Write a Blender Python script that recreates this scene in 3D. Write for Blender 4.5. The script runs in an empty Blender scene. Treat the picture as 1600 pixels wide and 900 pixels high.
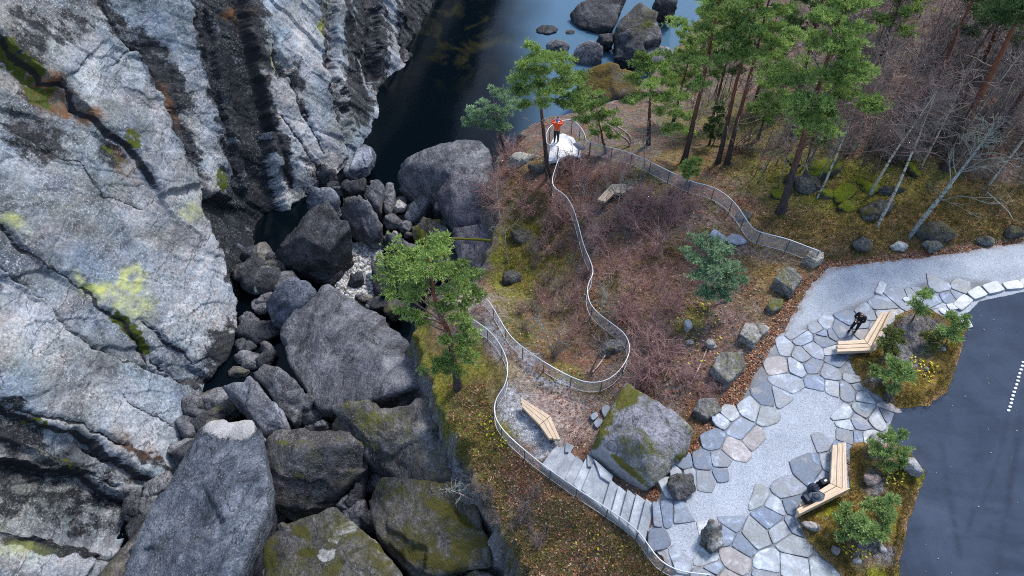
import bpy, bmesh, math, random
import numpy as np
from mathutils import Vector, Matrix

C = bpy.context.scene
COL = C.collection
R = math.radians

# ------------------------------------------------------------------ camera, sky, sun, exposure
CAM_Z, PITCH, FPX = 21.5, 50.5, 1066.7          # height over the plaza (m), degrees below the horizon, focal length in 1600-px pixels
cam = bpy.data.cameras.new('camera'); cam.sensor_width = 36; cam.lens = 24
cam.clip_start = 0.1; cam.clip_end = 2000
cam_o = bpy.data.objects.new('camera', cam); COL.objects.link(cam_o)
cam_o.location = (0, 0, CAM_Z); cam_o.rotation_euler = (R(90 - PITCH), 0, 0)
C.camera = cam_o

SUN_EL, SUN_AZ = 52, 40                           # azimuth from +Y towards +X
world = bpy.data.worlds.new('World'); C.world = world; world.use_nodes = True
wn = world.node_tree.nodes; wl = world.node_tree.links
sky = wn.new('ShaderNodeTexSky'); sky.sky_type = 'NISHITA'; sky.sun_disc = False
sky.sun_elevation = R(SUN_EL); sky.sun_rotation = R(SUN_AZ)
sky.air_density = 1.0; sky.dust_density = 1.2; sky.ozone_density = 1.0
wl.new(sky.outputs[0], wn['Background'].inputs[0]); wn['Background'].inputs[1].default_value = 0.115
sun = bpy.data.lights.new('sun', 'SUN'); sun.energy = 1.5; sun.angle = R(11); sun.color = (1, .97, .93)
sun_o = bpy.data.objects.new('sun', sun); COL.objects.link(sun_o)
sd = Vector((math.cos(R(SUN_EL)) * math.sin(R(SUN_AZ)), math.cos(R(SUN_EL)) * math.cos(R(SUN_AZ)), math.sin(R(SUN_EL))))
sun_o.rotation_euler = sd.to_track_quat('Z', 'Y').to_euler(); sun_o.location = (0, 0, 60)
C.view_settings.view_transform = 'Standard'; C.view_settings.look = 'None'
C.view_settings.exposure = 1.5; C.view_settings.gamma = 1.0
C.render.engine = 'CYCLES'; C.cycles.use_denoising = False
C.cycles.filter_width = 1.05; C.cycles.max_bounces = 6; C.cycles.transparent_max_bounces = 12

# ------------------------------------------------------------------ projection and noise helpers
SP, CP = math.sin(R(PITCH)), math.cos(R(PITCH))
def at(px, py, z=0.0):
    "point of height z that is seen at this place of the photograph"
    u = (np.asarray(px, float) - 800) / FPX; v = (450 - np.asarray(py, float)) / FPX
    d = (CAM_Z - np.asarray(z, float)) / (SP - v * CP)
    return np.stack(np.broadcast_arrays(u * d, (CP + v * SP) * d, z), -1)
def proj(P):
    P = np.asarray(P, float)
    x, y, z = P[..., 0], P[..., 1], P[..., 2] - CAM_Z
    d = np.maximum(y * CP - z * SP, .05); up = y * SP + z * CP
    return 800 + FPX * x / d, 450 - FPX * up / d
_rs = np.random.RandomState(7)
_perm = np.tile(_rs.permutation(256), 3)
_grad = _rs.normal(size=(256, 3)); _grad /= np.linalg.norm(_grad, axis=1)[:, None]
def noise(P):
    P = np.asarray(P, float); I = np.floor(P).astype(int); f = P - I; I &= 255
    w = f * f * f * (f * (f * 6 - 15) + 10)
    out = 0
    for dx in (0, 1):
        for dy in (0, 1):
            for dz in (0, 1):
                h = _perm[_perm[_perm[I[..., 0] + dx] + I[..., 1] + dy] + I[..., 2] + dz]
                g = _grad[h]
                dot = g[..., 0] * (f[..., 0] - dx) + g[..., 1] * (f[..., 1] - dy) + g[..., 2] * (f[..., 2] - dz)
                out = out + dot * (w[..., 0] if dx else 1 - w[..., 0]) * (w[..., 1] if dy else 1 - w[..., 1]) * (w[..., 2] if dz else 1 - w[..., 2])
    return out * 1.6
def fbm(P, octv=4, gain=.5):
    P = np.asarray(P, float); a, s = 1.0, 0
    for k in range(octv):
        s = s + a * noise(P * 2 ** k + 17.3 * k); a *= gain
    return s
def ridged(P, octv=4):
    P = np.asarray(P, float); a, s = 1.0, 0
    for k in range(octv):
        s = s + a * (1 - np.abs(noise(P * 2 ** k + 9.7 * k)) * 2); a *= .5
    return s - 1
def smooth(a, b, x):
    t = np.clip((x - a) / (b - a), 0, 1); return t * t * (3 - 2 * t)
def in_poly(poly, X, Y):
    poly = np.asarray(poly, float); inside = np.zeros(np.shape(X), bool)
    x0, y0 = poly[-1][:2]
    for q in poly:
        x1, y1 = q[:2]
        c = ((y0 > Y) != (y1 > Y))
        if y1 != y0:
            inside ^= c & (X < (x1 - x0) * (Y - y0) / (y1 - y0) + x0)
        x0, y0 = x1, y1
    return inside
def seg_dist(line, X, Y, closed=False):
    "distance to a polyline, and the side (sign) of the nearest segment"
    L = [np.asarray(q[:2], float) for q in line]
    if closed: L.append(L[0])
    best = np.full(np.shape(X), 1e9); side = np.zeros(np.shape(X))
    for a, b in zip(L[:-1], L[1:]):
        d = b - a; l2 = d @ d + 1e-12
        t = np.clip(((X - a[0]) * d[0] + (Y - a[1]) * d[1]) / l2, 0, 1)
        ex, ey = X - a[0] - t * d[0], Y - a[1] - t * d[1]
        dd = np.hypot(ex, ey); m = dd < best
        best = np.where(m, dd, best)
        side = np.where(m, np.sign(d[0] * ey - d[1] * ex), side)
    return best, side
def signed(poly, X, Y):
    d, _ = seg_dist(poly, X, Y, True)
    return np.where(in_poly(poly, X, Y), d, -d)
def resample(P, step):
    P = np.asarray(P, float); s = np.r_[0, np.cumsum(np.linalg.norm(np.diff(P, axis=0), axis=1))]
    n = max(2, int(s[-1] / step) + 1); t = np.linspace(0, s[-1], n)
    return np.stack([np.interp(t, s, P[:, k]) for k in range(P.shape[1])], -1)
def smooth_line(P, step, it=3):
    P = np.asarray(P, float)
    for _ in range(it):
        Q = np.empty((2 * len(P), P.shape[1])); Q[0::2] = P; Q[1::2] = P
        Q = np.concatenate([P[:1], np.stack([.75 * P[:-1] + .25 * P[1:], .25 * P[:-1] + .75 * P[1:]], 1).reshape(-1, P.shape[1]), P[-1:]])
        P = Q
    return resample(P, step)

# ------------------------------------------------------------------ objects
def mesh_from(name, V, F, mat, attrs=None, smoothf=False, loops=None):
    me = bpy.data.meshes.new(name)
    V = np.asarray(V, np.float32)
    if isinstance(F, np.ndarray):
        me.vertices.add(len(V)); me.vertices.foreach_set('co', V.ravel())
        k = F.shape[1]
        me.loops.add(F.size); me.loops.foreach_set('vertex_index', F.astype(np.int32).ravel())
        me.polygons.add(len(F)); me.polygons.foreach_set('loop_start', np.arange(0, F.size, k, dtype=np.int32))
        me.polygons.foreach_set('loop_total', np.full(len(F), k, np.int32))
        me.update(calc_edges=True)
    else:
        me.from_pydata([tuple(map(float, v)) for v in V], [], [tuple(map(int, f)) for f in F])
    if smoothf: me.polygons.foreach_set('use_smooth', np.ones(len(me.polygons), bool))
    for k, a in (attrs or {}).items():
        a = np.asarray(a, np.float32)
        if a.ndim == 1:
            at_ = me.attributes.new(k, 'FLOAT', 'POINT'); at_.data.foreach_set('value', a)
        else:
            at_ = me.attributes.new(k, 'FLOAT_COLOR', 'POINT')
            at_.data.foreach_set('color', np.concatenate([a, np.ones((len(a), 1), np.float32)], 1).ravel())
    if mat: me.materials.append(mat)
    me.validate()
    return me
def link(name, me, parent=None):
    o = bpy.data.objects.new(name, me); COL.objects.link(o)
    if parent is not None:
        o.parent = parent
        o.matrix_parent_inverse = Matrix.Translation(parent.location).inverted() if parent.rotation_euler[2] == 0 else parent.matrix_basis.inverted()
    return o
def tag(o, label, cat, group=None, kind=None):
    o['label'] = label; o['category'] = cat
    if group: o['group'] = group
    if kind: o['kind'] = kind
    return o
def struct(o, label=None, cat=None):
    o['kind'] = 'structure'
    if label: o['label'] = label
    if cat: o['category'] = cat
    return o
def thing(name, label, cat, loc, group=None):
    o = bpy.data.objects.new(name, None); COL.objects.link(o); o.location = tuple(map(float, loc)); o.empty_display_size = .2
    return tag(o, label, cat, group)
class MB:
    "collects shapes into one mesh"
    def __init__(s): s.V = []; s.F = []; s.n = 0
    def add(s, V, F):
        V = np.asarray(V, float); s.V.append(V); s.F += [tuple(i + s.n for i in f) for f in F]; s.n += len(V); return s
    def prism(s, bot, top):
        n = len(bot); V = np.concatenate([bot, top])
        F = [tuple(range(n))[::-1], tuple(range(n, 2 * n))] + [(i, (i + 1) % n, n + (i + 1) % n, n + i) for i in range(n)]
        return s.add(V, F)
    def box(s, c, size, rz=0.0):
        c = np.asarray(c, float); x, y, z = np.asarray(size, float) / 2
        q = np.array([(-x, -y), (x, -y), (x, y), (-x, y)]); cs, sn = math.cos(rz), math.sin(rz)
        q = np.stack([q[:, 0] * cs - q[:, 1] * sn, q[:, 0] * sn + q[:, 1] * cs], -1) + c[:2]
        return s.prism(np.c_[q, np.full(4, c[2] - z)], np.c_[q, np.full(4, c[2] + z)])
    def tube(s, P, rad, n=6, cap=True):
        V, F = tube(P, rad, n, cap); return s.add(V, F)
    def ell(s, c, r, n=10, m=7, rz=0.0):
        th = np.linspace(0, math.pi, m + 1)[1:-1]; ph = np.linspace(0, 2 * math.pi, n, False)
        u = np.array([(math.sin(a) * math.cos(b), math.sin(a) * math.sin(b), math.cos(a)) for a in th for b in ph] + [(0, 0, 1), (0, 0, -1)]) * np.asarray(r, float)
        cs, sn = math.cos(rz), math.sin(rz)
        u = np.stack([u[:, 0] * cs - u[:, 1] * sn, u[:, 0] * sn + u[:, 1] * cs, u[:, 2]], -1)
        F = []
        for i in range(m - 2):
            for j in range(n): F.append((i * n + j, (i + 1) * n + j, (i + 1) * n + (j + 1) % n, i * n + (j + 1) % n))
        T, B = (m - 1) * n, (m - 1) * n + 1
        for j in range(n): F.append((T, j, (j + 1) % n)); F.append((B, (m - 2) * n + (j + 1) % n, (m - 2) * n + j))
        return s.add(u + np.asarray(c, float), F)
    def build(s, name, mat, parent=None, smoothf=False, bevel=0):
        me = mesh_from(name, np.concatenate(s.V), s.F, mat, smoothf=smoothf)
        o = link(name, me, parent)
        if bevel:
            b = o.modifiers.new('bevel', 'BEVEL'); b.width = bevel; b.segments = 2; b.limit_method = 'ANGLE'
        return o
def frames(P):
    T = np.gradient(P, axis=0); T /= np.linalg.norm(T, axis=1)[:, None] + 1e-9
    ref = np.where(np.abs(T[:, 2:3]) > .9, np.array([[1., 0, 0]]), np.array([[0, 0, 1.]]))
    ref = ref[len(ref) // 2][None].repeat(len(P), 0) * 0 + (np.array([1., 0.03, 0.02]) if abs(T[:, 2]).mean() > .6 else np.array([.02, .03, 1.]))
    A = np.cross(T, ref); A /= np.linalg.norm(A, axis=1)[:, None] + 1e-9
    return A, np.cross(T, A)
def tube(P, rad, n=6, cap=True):
    P = np.asarray(P, float); rad = np.broadcast_to(np.asarray(rad, float), (len(P),))
    A, B = frames(P); ph = np.linspace(0, 2 * math.pi, n, False)
    V = P[:, None] + rad[:, None, None] * (np.cos(ph)[None, :, None] * A[:, None] + np.sin(ph)[None, :, None] * B[:, None])
    F = [(i * n + j, i * n + (j + 1) % n, (i + 1) * n + (j + 1) % n, (i + 1) * n + j) for i in range(len(P) - 1) for j in range(n)]
    if cap: F += [tuple(range(n))[::-1], tuple(range((len(P) - 1) * n, len(P) * n))]
    return V.reshape(-1, 3), F

# ------------------------------------------------------------------ materials
def newmat(name, rough=.85, spec=.25):
    m = bpy.data.materials.new(name); m.use_nodes = True
    b = m.node_tree.nodes['Principled BSDF']; b.inputs['Roughness'].default_value = rough; b.inputs['Specular IOR Level'].default_value = spec
    return m, m.node_tree.nodes, m.node_tree.links, b
class NB:
    def __init__(s, name, rough=.85, spec=.25):
        s.m, s.n, s.l, s.b = newmat(name, rough, spec); s._pos = None
    def pos(s):
        if s._pos is None: s._pos = s.n.new('ShaderNodeNewGeometry').outputs['Position']
        return s._pos
    def mapping(s, scale=(1, 1, 1), rot=(0, 0, 0), vec=None):
        k = s.n.new('ShaderNodeMapping'); k.inputs['Scale'].default_value = scale; k.inputs['Rotation'].default_value = rot
        s.l.new(vec or s.pos(), k.inputs['Vector']); return k.outputs[0]
    def noise(s, scale, detail=6, rough=.6, vec=None, dist=0):
        k = s.n.new('ShaderNodeTexNoise'); k.inputs['Scale'].default_value = scale; k.inputs['Detail'].default_value = detail
        k.inputs['Roughness'].default_value = rough; k.inputs['Distortion'].default_value = dist
        s.l.new(vec or s.pos(), k.inputs['Vector']); return k.outputs['Fac']
    def voro(s, scale, feature='F1', out='Distance', vec=None):
        k = s.n.new('ShaderNodeTexVoronoi'); k.feature = feature; k.inputs['Scale'].default_value = scale
        s.l.new(vec or s.pos(), k.inputs['Vector']); return k.outputs[out]
    def ramp(s, fac, stops):
        k = s.n.new('ShaderNodeValToRGB'); e = k.color_ramp.elements
        while len(e) > 1: e.remove(e[-1])
        for i, (p, c) in enumerate(stops):
            c = (c, c, c) if not hasattr(c, '__len__') else c
            q = e[0] if i == 0 else e.new(p)
            q.position = p; q.color = (*c, 1)
        s.l.new(fac, k.inputs[0]); return k.outputs[0]
    def mix(s, fac, a, b, mode='MIX'):
        k = s.n.new('ShaderNodeMix'); k.data_type = 'RGBA'; k.blend_type = mode; k.clamp_factor = True
        for sock, v in ((k.inputs[0], fac), (k.inputs[6], a), (k.inputs[7], b)):
            if isinstance(v, (int, float)): sock.default_value = v
            elif isinstance(v, tuple): sock.default_value = (*v, 1)
            else: s.l.new(v, sock)
        return k.outputs[2]
    def math(s, op, a, b=0.0, c=None):
        k = s.n.new('ShaderNodeMath'); k.operation = op
        for i, v in enumerate((a, b, c)):
            if v is None: continue
            if isinstance(v, (int, float)): k.inputs[i].default_value = v
            else: s.l.new(v, k.inputs[i])
        return k.outputs[0]
    def attr(s, name, out='Fac'):
        k = s.n.new('ShaderNodeAttribute'); k.attribute_name = name; return k.outputs[out]
    def nz(s):
        g = s.n.new('ShaderNodeNewGeometry'); x = s.n.new('ShaderNodeSeparateXYZ'); s.l.new(g.outputs['Normal'], x.inputs[0]); return x.outputs[2]
    def rnd(s): return s.n.new('ShaderNodeObjectInfo').outputs['Random']
    def bump(s, h, strength=.5, dist=.05, prev=None):
        k = s.n.new('ShaderNodeBump'); k.inputs['Strength'].default_value = strength; k.inputs['Distance'].default_value = dist
        s.l.new(h, k.inputs['Height'])
        if prev is not None: s.l.new(prev, k.inputs['Normal'])
        return k.outputs[0]
    def done(s, col=None, nrm=None, rough=None):
        if isinstance(col, tuple): s.b.inputs['Base Color'].default_value = (*col, 1)
        elif col is not None: s.l.new(col, s.b.inputs['Base Color'])
        if nrm is not None: s.l.new(nrm, s.b.inputs['Normal'])
        if rough is not None: s.l.new(rough, s.b.inputs['Roughness'])
        return s.m

def rock_mat(name, dark, mid, light, lichen=.5, moss=0.0, mosscol=(.105, .11, .012), veins=True, rough=.8):
    k = NB(name, rough, .16)
    big = k.noise(.45, 5, .6, dist=.6)
    fol = k.noise(1.1, 8, .68, k.mapping((1, .8, 1.7), (.5, .7, .4)), .6)
    fine = k.noise(9, 8, .75)
    g = k.math('ADD', k.math('MULTIPLY', big, .45), k.math('MULTIPLY', fol, .55))
    c = k.ramp(g, [(.34, dark), (.5, mid), (.66, light)])
    c = k.mix(1, c, k.ramp(fine, [(.32, .36), (.5, 1.0), (.68, 1.65)]), 'MULTIPLY')
    if veins:
        v = k.noise(.9, 4, .5, k.mapping((1.6, .5, 1.2), (.3, .9, 1.0)), 1.2)
        c = k.mix(k.ramp(v, [(.490, 0), (.498, .28), (.502, .28), (.510, 0)]), c, tuple(min(.6, x * 1.4 + .04) for x in light))
    j = k.noise(.42, 6, .55, k.mapping((1.2, .7, 1.5), (.4, .5, .8)), .5)
    c = k.mix(k.ramp(j, [(.492, 0), (.498, .8), (.502, .8), (.508, 0)]), c, tuple(x * .35 for x in dark))
    # dirt bands and crustose lichen
    st = k.noise(.8, 7, .7, dist=1.0)
    c = k.mix(k.ramp(st, [(.50, 0), (.66, .8)]), c, tuple(x * .5 for x in dark))
    warm = k.noise(.5, 5, .65, dist=1.2)
    c = k.mix(k.ramp(warm, [(.56, 0), (.7, .35)]), c, (mid[0] * 1.25, mid[1] * 1.05, mid[2] * .8))
    li = k.noise(14, 3, .6); lm = k.noise(.7, 4, .6)
    spot = k.math('MULTIPLY', k.ramp(li, [(.6, 0), (.67, 1)]), k.ramp(lm, [(.4, 0), (.6, 1)]))
    c = k.mix(k.math('MULTIPLY', spot, lichen), c, (.44, .46, .45))
    k2 = k.math('MULTIPLY', k.ramp(k.noise(26, 2, .5), [(.66, 0), (.7, 1)]), k.ramp(k.noise(1.3, 3), [(.45, 0), (.62, 1)]))
    c = k.mix(k.math('MULTIPLY', k2, lichen), c, (.58, .6, .6))
    ma = k.attr('mossa'); pa = k.attr('palea')
    c = k.mix(k.ramp(k.math('ADD', pa, k.math('MULTIPLY', k.math('SUBTRACT', fine, .5), .7)), [(.4, 0), (.6, .85)]), c, k.ramp(fol, [(.35, (.30, .295, .295)), (.6, (.46, .45, .445))]))
    if moss:
        mn = k.noise(.75, 9, .78, dist=.5)
        mm = k.math('MULTIPLY', k.ramp(mn, [(.56 - .22 * moss, 0), (.70 - .2 * moss, .95)]), k.ramp(k.nz(), [(.25, 0), (.7, 1)]))
        mm = k.math('MAXIMUM', mm, k.ramp(k.math('ADD', ma, k.math('MULTIPLY', k.math('SUBTRACT', k.noise(2.6, 9, .8), .5), 2.0)), [(.45, 0), (.75, .95)]))
        mc = k.mix(k.noise(7, 5), tuple(x * .45 for x in mosscol), tuple(x * 1.5 for x in mosscol))
        c = k.mix(mm, c, mc)
    # object to object variation
    c = k.mix(1, c, k.ramp(k.rnd(), [(0, (.82, .83, .86)), (.5, (1, 1, 1)), (1, (1.12, 1.09, 1.05))]), 'MULTIPLY')
    h = k.math('ADD', k.math('MULTIPLY', fol, 1.0), k.math('MULTIPLY', k.noise(5, 9, .7), .6))
    n = k.bump(h, .9, .22)
    n = k.bump(k.noise(22, 5, .7), .5, .03, n)
    return k.done(c, n)

MAT = {}
MAT['rock_grey'] = rock_mat('weathered_granite', (.042, .043, .05), (.125, .126, .138), (.29, .29, .305), .55)
MAT['rock_blue'] = rock_mat('blue_grey_granite', (.06, .07, .09), (.145, .16, .19), (.30, .32, .36), .5)
MAT['rock_slate'] = rock_mat('slate_blue_granite', (.026, .033, .045), (.08, .095, .12), (.21, .23, .265), .6)
MAT['rock_dark'] = rock_mat('dark_wet_granite', (.014, .015, .018), (.043, .045, .051), (.125, .13, .142), .25, rough=.6)
MAT['rock_moss'] = rock_mat('mossy_granite', (.03, .028, .027), (.09, .085, .08), (.22, .21, .195), .45, .46, (.062, .058, .012))
MAT['rock_drymoss'] = rock_mat('lightly_mossed_granite', (.034, .031, .031), (.105, .098, .095), (.26, .245, .235), .6, .22)
MAT['rock_purple'] = rock_mat('purple_grey_granite', (.06, .054, .06), (.13, .118, .13), (.25, .235, .255), .55)
MAT['rock_pale'] = rock_mat('pale_quartz_rock', (.2, .19, .18), (.42, .40, .38), (.6, .58, .56), .3)
MAT['rock_brownmoss'] = rock_mat('brown_mossed_boulder', (.05, .046, .042), (.10, .095, .09), (.17, .16, .15), .2, 1.0, (.11, .075, .015))

def plain(name, col, rough=.6, spec=.3, var=.25, scale=8, bump=.2, metal=0):
    k = NB(name, rough, spec); k.b.inputs['Metallic'].default_value = metal
    f = k.noise(scale, 5, .65)
    c = k.mix(f, tuple(x * (1 - var) for x in col), tuple(min(1, x * (1 + var)) for x in col))
    return k.done(c, k.bump(f, bump, .01) if bump else None)
MAT['rock_bigmoss'] = rock_mat('lichen_grey_boulder', (.15, .145, .155), (.26, .25, .265), (.40, .39, .41), .8, .36, (.12, .115, .012))
MAT['rock_lichen'] = rock_mat('lichen_grey_block', (.05, .05, .052), (.15, .147, .15), (.34, .335, .33), .9, .36, (.11, .11, .012))
MAT['rock_bw'] = rock_mat('black_and_white_rock', (.03, .03, .03), (.13, .125, .115), (.55, .55, .54), .3)
MAT['rock_cream'] = rock_mat('cream_lichened_rock', (.10, .095, .085), (.33, .31, .27), (.52, .50, .45), .5, .12)
MAT['rock_pink'] = rock_mat('pinkish_rock', (.22, .155, .125), (.38, .29, .25), (.52, .44, .40), .3)
MAT['rock_pale2'] = rock_mat('light_grey_rock', (.16, .16, .165), (.28, .28, .285), (.42, .42, .42), .3)
MAT['rock_green'] = rock_mat('moss_cushion', (.03, .035, .02), (.06, .06, .05), (.12, .12, .11), .1, 1.25, (.17, .19, .012))
# ================================================================== THE GROUND
WATER = -10.0
CTRL = [  # place in the photograph, height of the ground there
 (1180,800,0),(1300,600,0),(1200,560,0),(1350,430,0),(1590,400,0),(1100,880,0),(1050,790,0),(1250,470,0),(1590,700,0),(1450,890,0),(1400,650,0),(1750,900,0),(1800,500,0),(1300,1000,0),(1000,1000,-.6),(1120,700,0),
 (1025,812,-.1),(945,775,-1.15),(855,722,-1.85),(840,650,-1.8),(800,640,-1.85),(880,620,-1.75),(830,590,-1.85),(780,520,-2.1),(745,475,-2.4),(900,690,-1.7),
 (920,560,-2.3),(850,480,-3.2),(800,420,-4.6),(830,350,-4),(845,300,-2.7),(880,530,-2.8),(880,400,-3.2),
 (960,520,-1.8),(940,420,-1.7),(920,330,-1.9),(885,255,-2.1),(985,590,-1.6),(820,270,-3),
 (1000,450,-1.3),(1050,400,-1),(1100,350,-.8),(1000,330,-1.5),(1150,420,-.3),(1100,520,-.35),(1060,570,-.5),(1000,600,-1.2),(950,640,-1.6),(1170,500,-.1),(1130,600,-.1),(1010,760,-.5),
 (1180,390,-.25),(1120,370,-.6),(1240,410,-.05),
 (1230,340,0),(1300,350,.12),(1400,350,.12),(1150,290,-.8),(1050,245,-1.6),(980,215,-2.4),(930,215,-3),
 (1300,270,.25),(1450,280,.5),(1550,330,.4),(1580,200,1.2),(1400,150,.4),(1250,170,-1.6),(1150,200,-3),(1100,140,-6),(1000,140,-8),(1200,60,-7.5),(1350,30,-3),(1500,20,.6),(1700,150,2),(1600,-80,.6),(1300,-60,-7),(1100,0,-10.4),(1060,60,-10.2),
 (882,232,-2.7),(870,222,-3.0),(895,225,-2.9),(860,240,-2.6),(850,190,-5),(820,205,-5.5),(900,185,-5),(960,170,-7),
 (900,780,-1.25),(850,800,-2.2),(950,850,-1),(830,850,-2.7),(900,900,-1.7),(780,700,-2.2),(730,640,-2.6),(700,600,-3),(660,540,-3.8),(640,500,-4.2),(760,600,-2.1),(800,780,-2.7),
]
RIM = [(880,1200,-3),(850,1000,-3),(822,910,-2.9),(800,850,-2.8),(765,780,-2.6),(738,735,-2.6),(700,660,-2.9),(668,585,-3.5),(645,515,-4.2),(665,470,-4.6),(730,450,-4.6),(762,420,-5),(768,370,-5),(770,300,-5),(795,250,-5),(815,205,-5.5),(850,185,-5.5),(900,175,-6),(960,160,-8),(1030,110,-9.2),(1060,60,-9.8),(1080,-40,-9.8),(1120,-200,-9.8),(2600,-500,-9),(2600,1200,0)]
_c = np.array(CTRL, float); _cw = at(_c[:, 0], _c[:, 1], _c[:, 2])
_n = len(_c)
_D = np.hypot(_cw[:, None, 0] - _cw[None, :, 0], _cw[:, None, 1] - _cw[None, :, 1])
_A = np.zeros((_n + 3, _n + 3)); _A[:_n, :_n] = _D - np.eye(_n) * .03
_A[:_n, _n] = 1; _A[:_n, _n + 1:] = _cw[:, :2]; _A[_n, :_n] = 1; _A[_n + 1:, :_n] = _cw[:, :2].T
_w = np.linalg.solve(_A, np.r_[_cw[:, 2], 0, 0, 0])
RIMW = [tuple(at(*q)[:2]) for q in RIM]

PLAZA = [(1700,362),(1620,370),(1500,390),(1440,399),(1330,410),(1290,418),(1265,442),(1235,492),(1200,545),(1172,590),(1150,640),(1100,690),(1083,715),(1035,762),(1022,800),(1012,835),(1030,868),(1062,893),(1110,900),(1150,1000),(1500,1100),(2600,1100),(2600,300)]
ASPH = [(1700,447),(1600,457),(1560,465),(1530,472),(1512,490),(1490,500),(1470,560),(1440,610),(1402,636),(1388,668),(1388,692),(1400,730),(1400,780),(1390,850),(1375,960),(1380,1100),(2600,1100),(2600,250)]
BED1 = [(1325,558),(1345,602),(1402,639),(1450,635),(1480,612),(1497,560),(1513,505),(1480,497),(1440,480),(1395,492),(1388,520),(1366,548)]
BED2 = [(1243,806),(1252,800),(1328,768),(1325,700),(1340,690),(1412,697),(1446,738),(1420,810),(1406,870),(1398,960),(1330,960),(1312,895),(1262,850)]
flat = lambda poly, z=0.0: [tuple(at(q[0], q[1], z)[:2]) for q in poly]
PLAZAW, ASPHW, BED1W, BED2W = flat(PLAZA), flat(ASPH), flat(BED1), flat(BED2)
# the stairs and the trodden way keep the ground smooth
STAIR_L = [(846,728,-1.85),(866,742,-1.7),(905,770,-1.3),(944,797,-.9),(978,822,-.4),(1008,848,-.02)]
STAIR_R = [(865,702,-1.85),(882,702,-1.7),(925,736,-1.3),(955,757,-.9),(990,775,-.4),(1023,791,-.02)]

def ground(X, Y, rough=True):
    X = np.asarray(X, float); Y = np.asarray(Y, float); sh = X.shape; x, y = X.ravel(), Y.ravel()
    z = np.empty(len(x))
    for s in range(0, len(x), 40000):
        xs, ys = x[s:s + 40000], y[s:s + 40000]
        z[s:s + 40000] = np.hypot(xs[:, None] - _cw[None, :, 0], ys[:, None] - _cw[None, :, 1]) @ _w[:_n] + _w[_n] + _w[_n + 1] * xs + _w[_n + 2] * ys
    z = np.clip(z, -12.5, 6)
    sdp = signed(PLAZAW, x, y)
    pm = smooth(-.6, .3, sdp)
    z = z * (1 - pm) - .03 * pm
    P = np.stack([x, y, z * .6], -1)
    sr = signed(RIMW, x, y) + .55 * fbm(P * .55, 3) + .2 * noise(P * 2.1)
    if rough:
        near = (x > -14) & (x < 45) & (y > 0) & (y < 75)
        b = np.zeros(len(x))
        b[near] = (.16 * fbm(P[near] * .7, 4) + .035 * fbm(P[near] * 4.5, 3))
        # hummocks of moss and half-buried stones on the unmade slopes
        b[near] += .10 * np.maximum(0, noise(P[near] * 1.7 + 31)) ** 1.2
        wild = (1 - pm) * smooth(0, .5, -sdp)
        z = z + b * wild
    z = np.where(sr < 0, z - 3.4 * np.maximum(0, -sr) ** .9, z)
    z = np.maximum(z, -12.2 + .25 * noise(P * .8))
    return z.reshape(sh)
def on(px, py, h=0.0, rough=False):
    "the point of the ground (plus a height h) that is seen at this place"
    px = np.atleast_1d(np.asarray(px, float)); py = np.atleast_1d(np.asarray(py, float))
    zs = np.linspace(3, -12.5, 320)
    P = at(px[:, None], py[:, None], zs[None, :])
    G = ground_at(P[..., 0], P[..., 1]) + h
    hit = (P[..., 2] <= G); i = np.argmax(hit, 1); i = np.where(hit.any(1), i, len(zs) - 1)
    i = np.maximum(i, 1); k = np.arange(len(px))
    a, b = P[k, i - 1, 2] - G[k, i - 1], P[k, i, 2] - G[k, i]
    t = np.clip(a / (a - b + 1e-9), 0, 1)
    Q = P[k, i - 1] * (1 - t)[:, None] + P[k, i] * t[:, None]
    return Q if len(px) > 1 else Q[0]

def axis(lo, hi, step, far):
    a = list(np.arange(lo, hi, step)); s, v = step, a[-1]
    while v < far: s *= 1.35; v += s; a.append(v)
    s, v = step, lo
    while v > -far: s *= 1.35; v -= s; a.insert(0, v)
    return np.array(a)
def grid_faces(nx, ny):
    i = np.arange(nx - 1)[:, None] * ny + np.arange(ny - 1)[None, :]
    return np.stack([i, i + ny, i + ny + 1, i + 1], -1).reshape(-1, 4)
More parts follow.
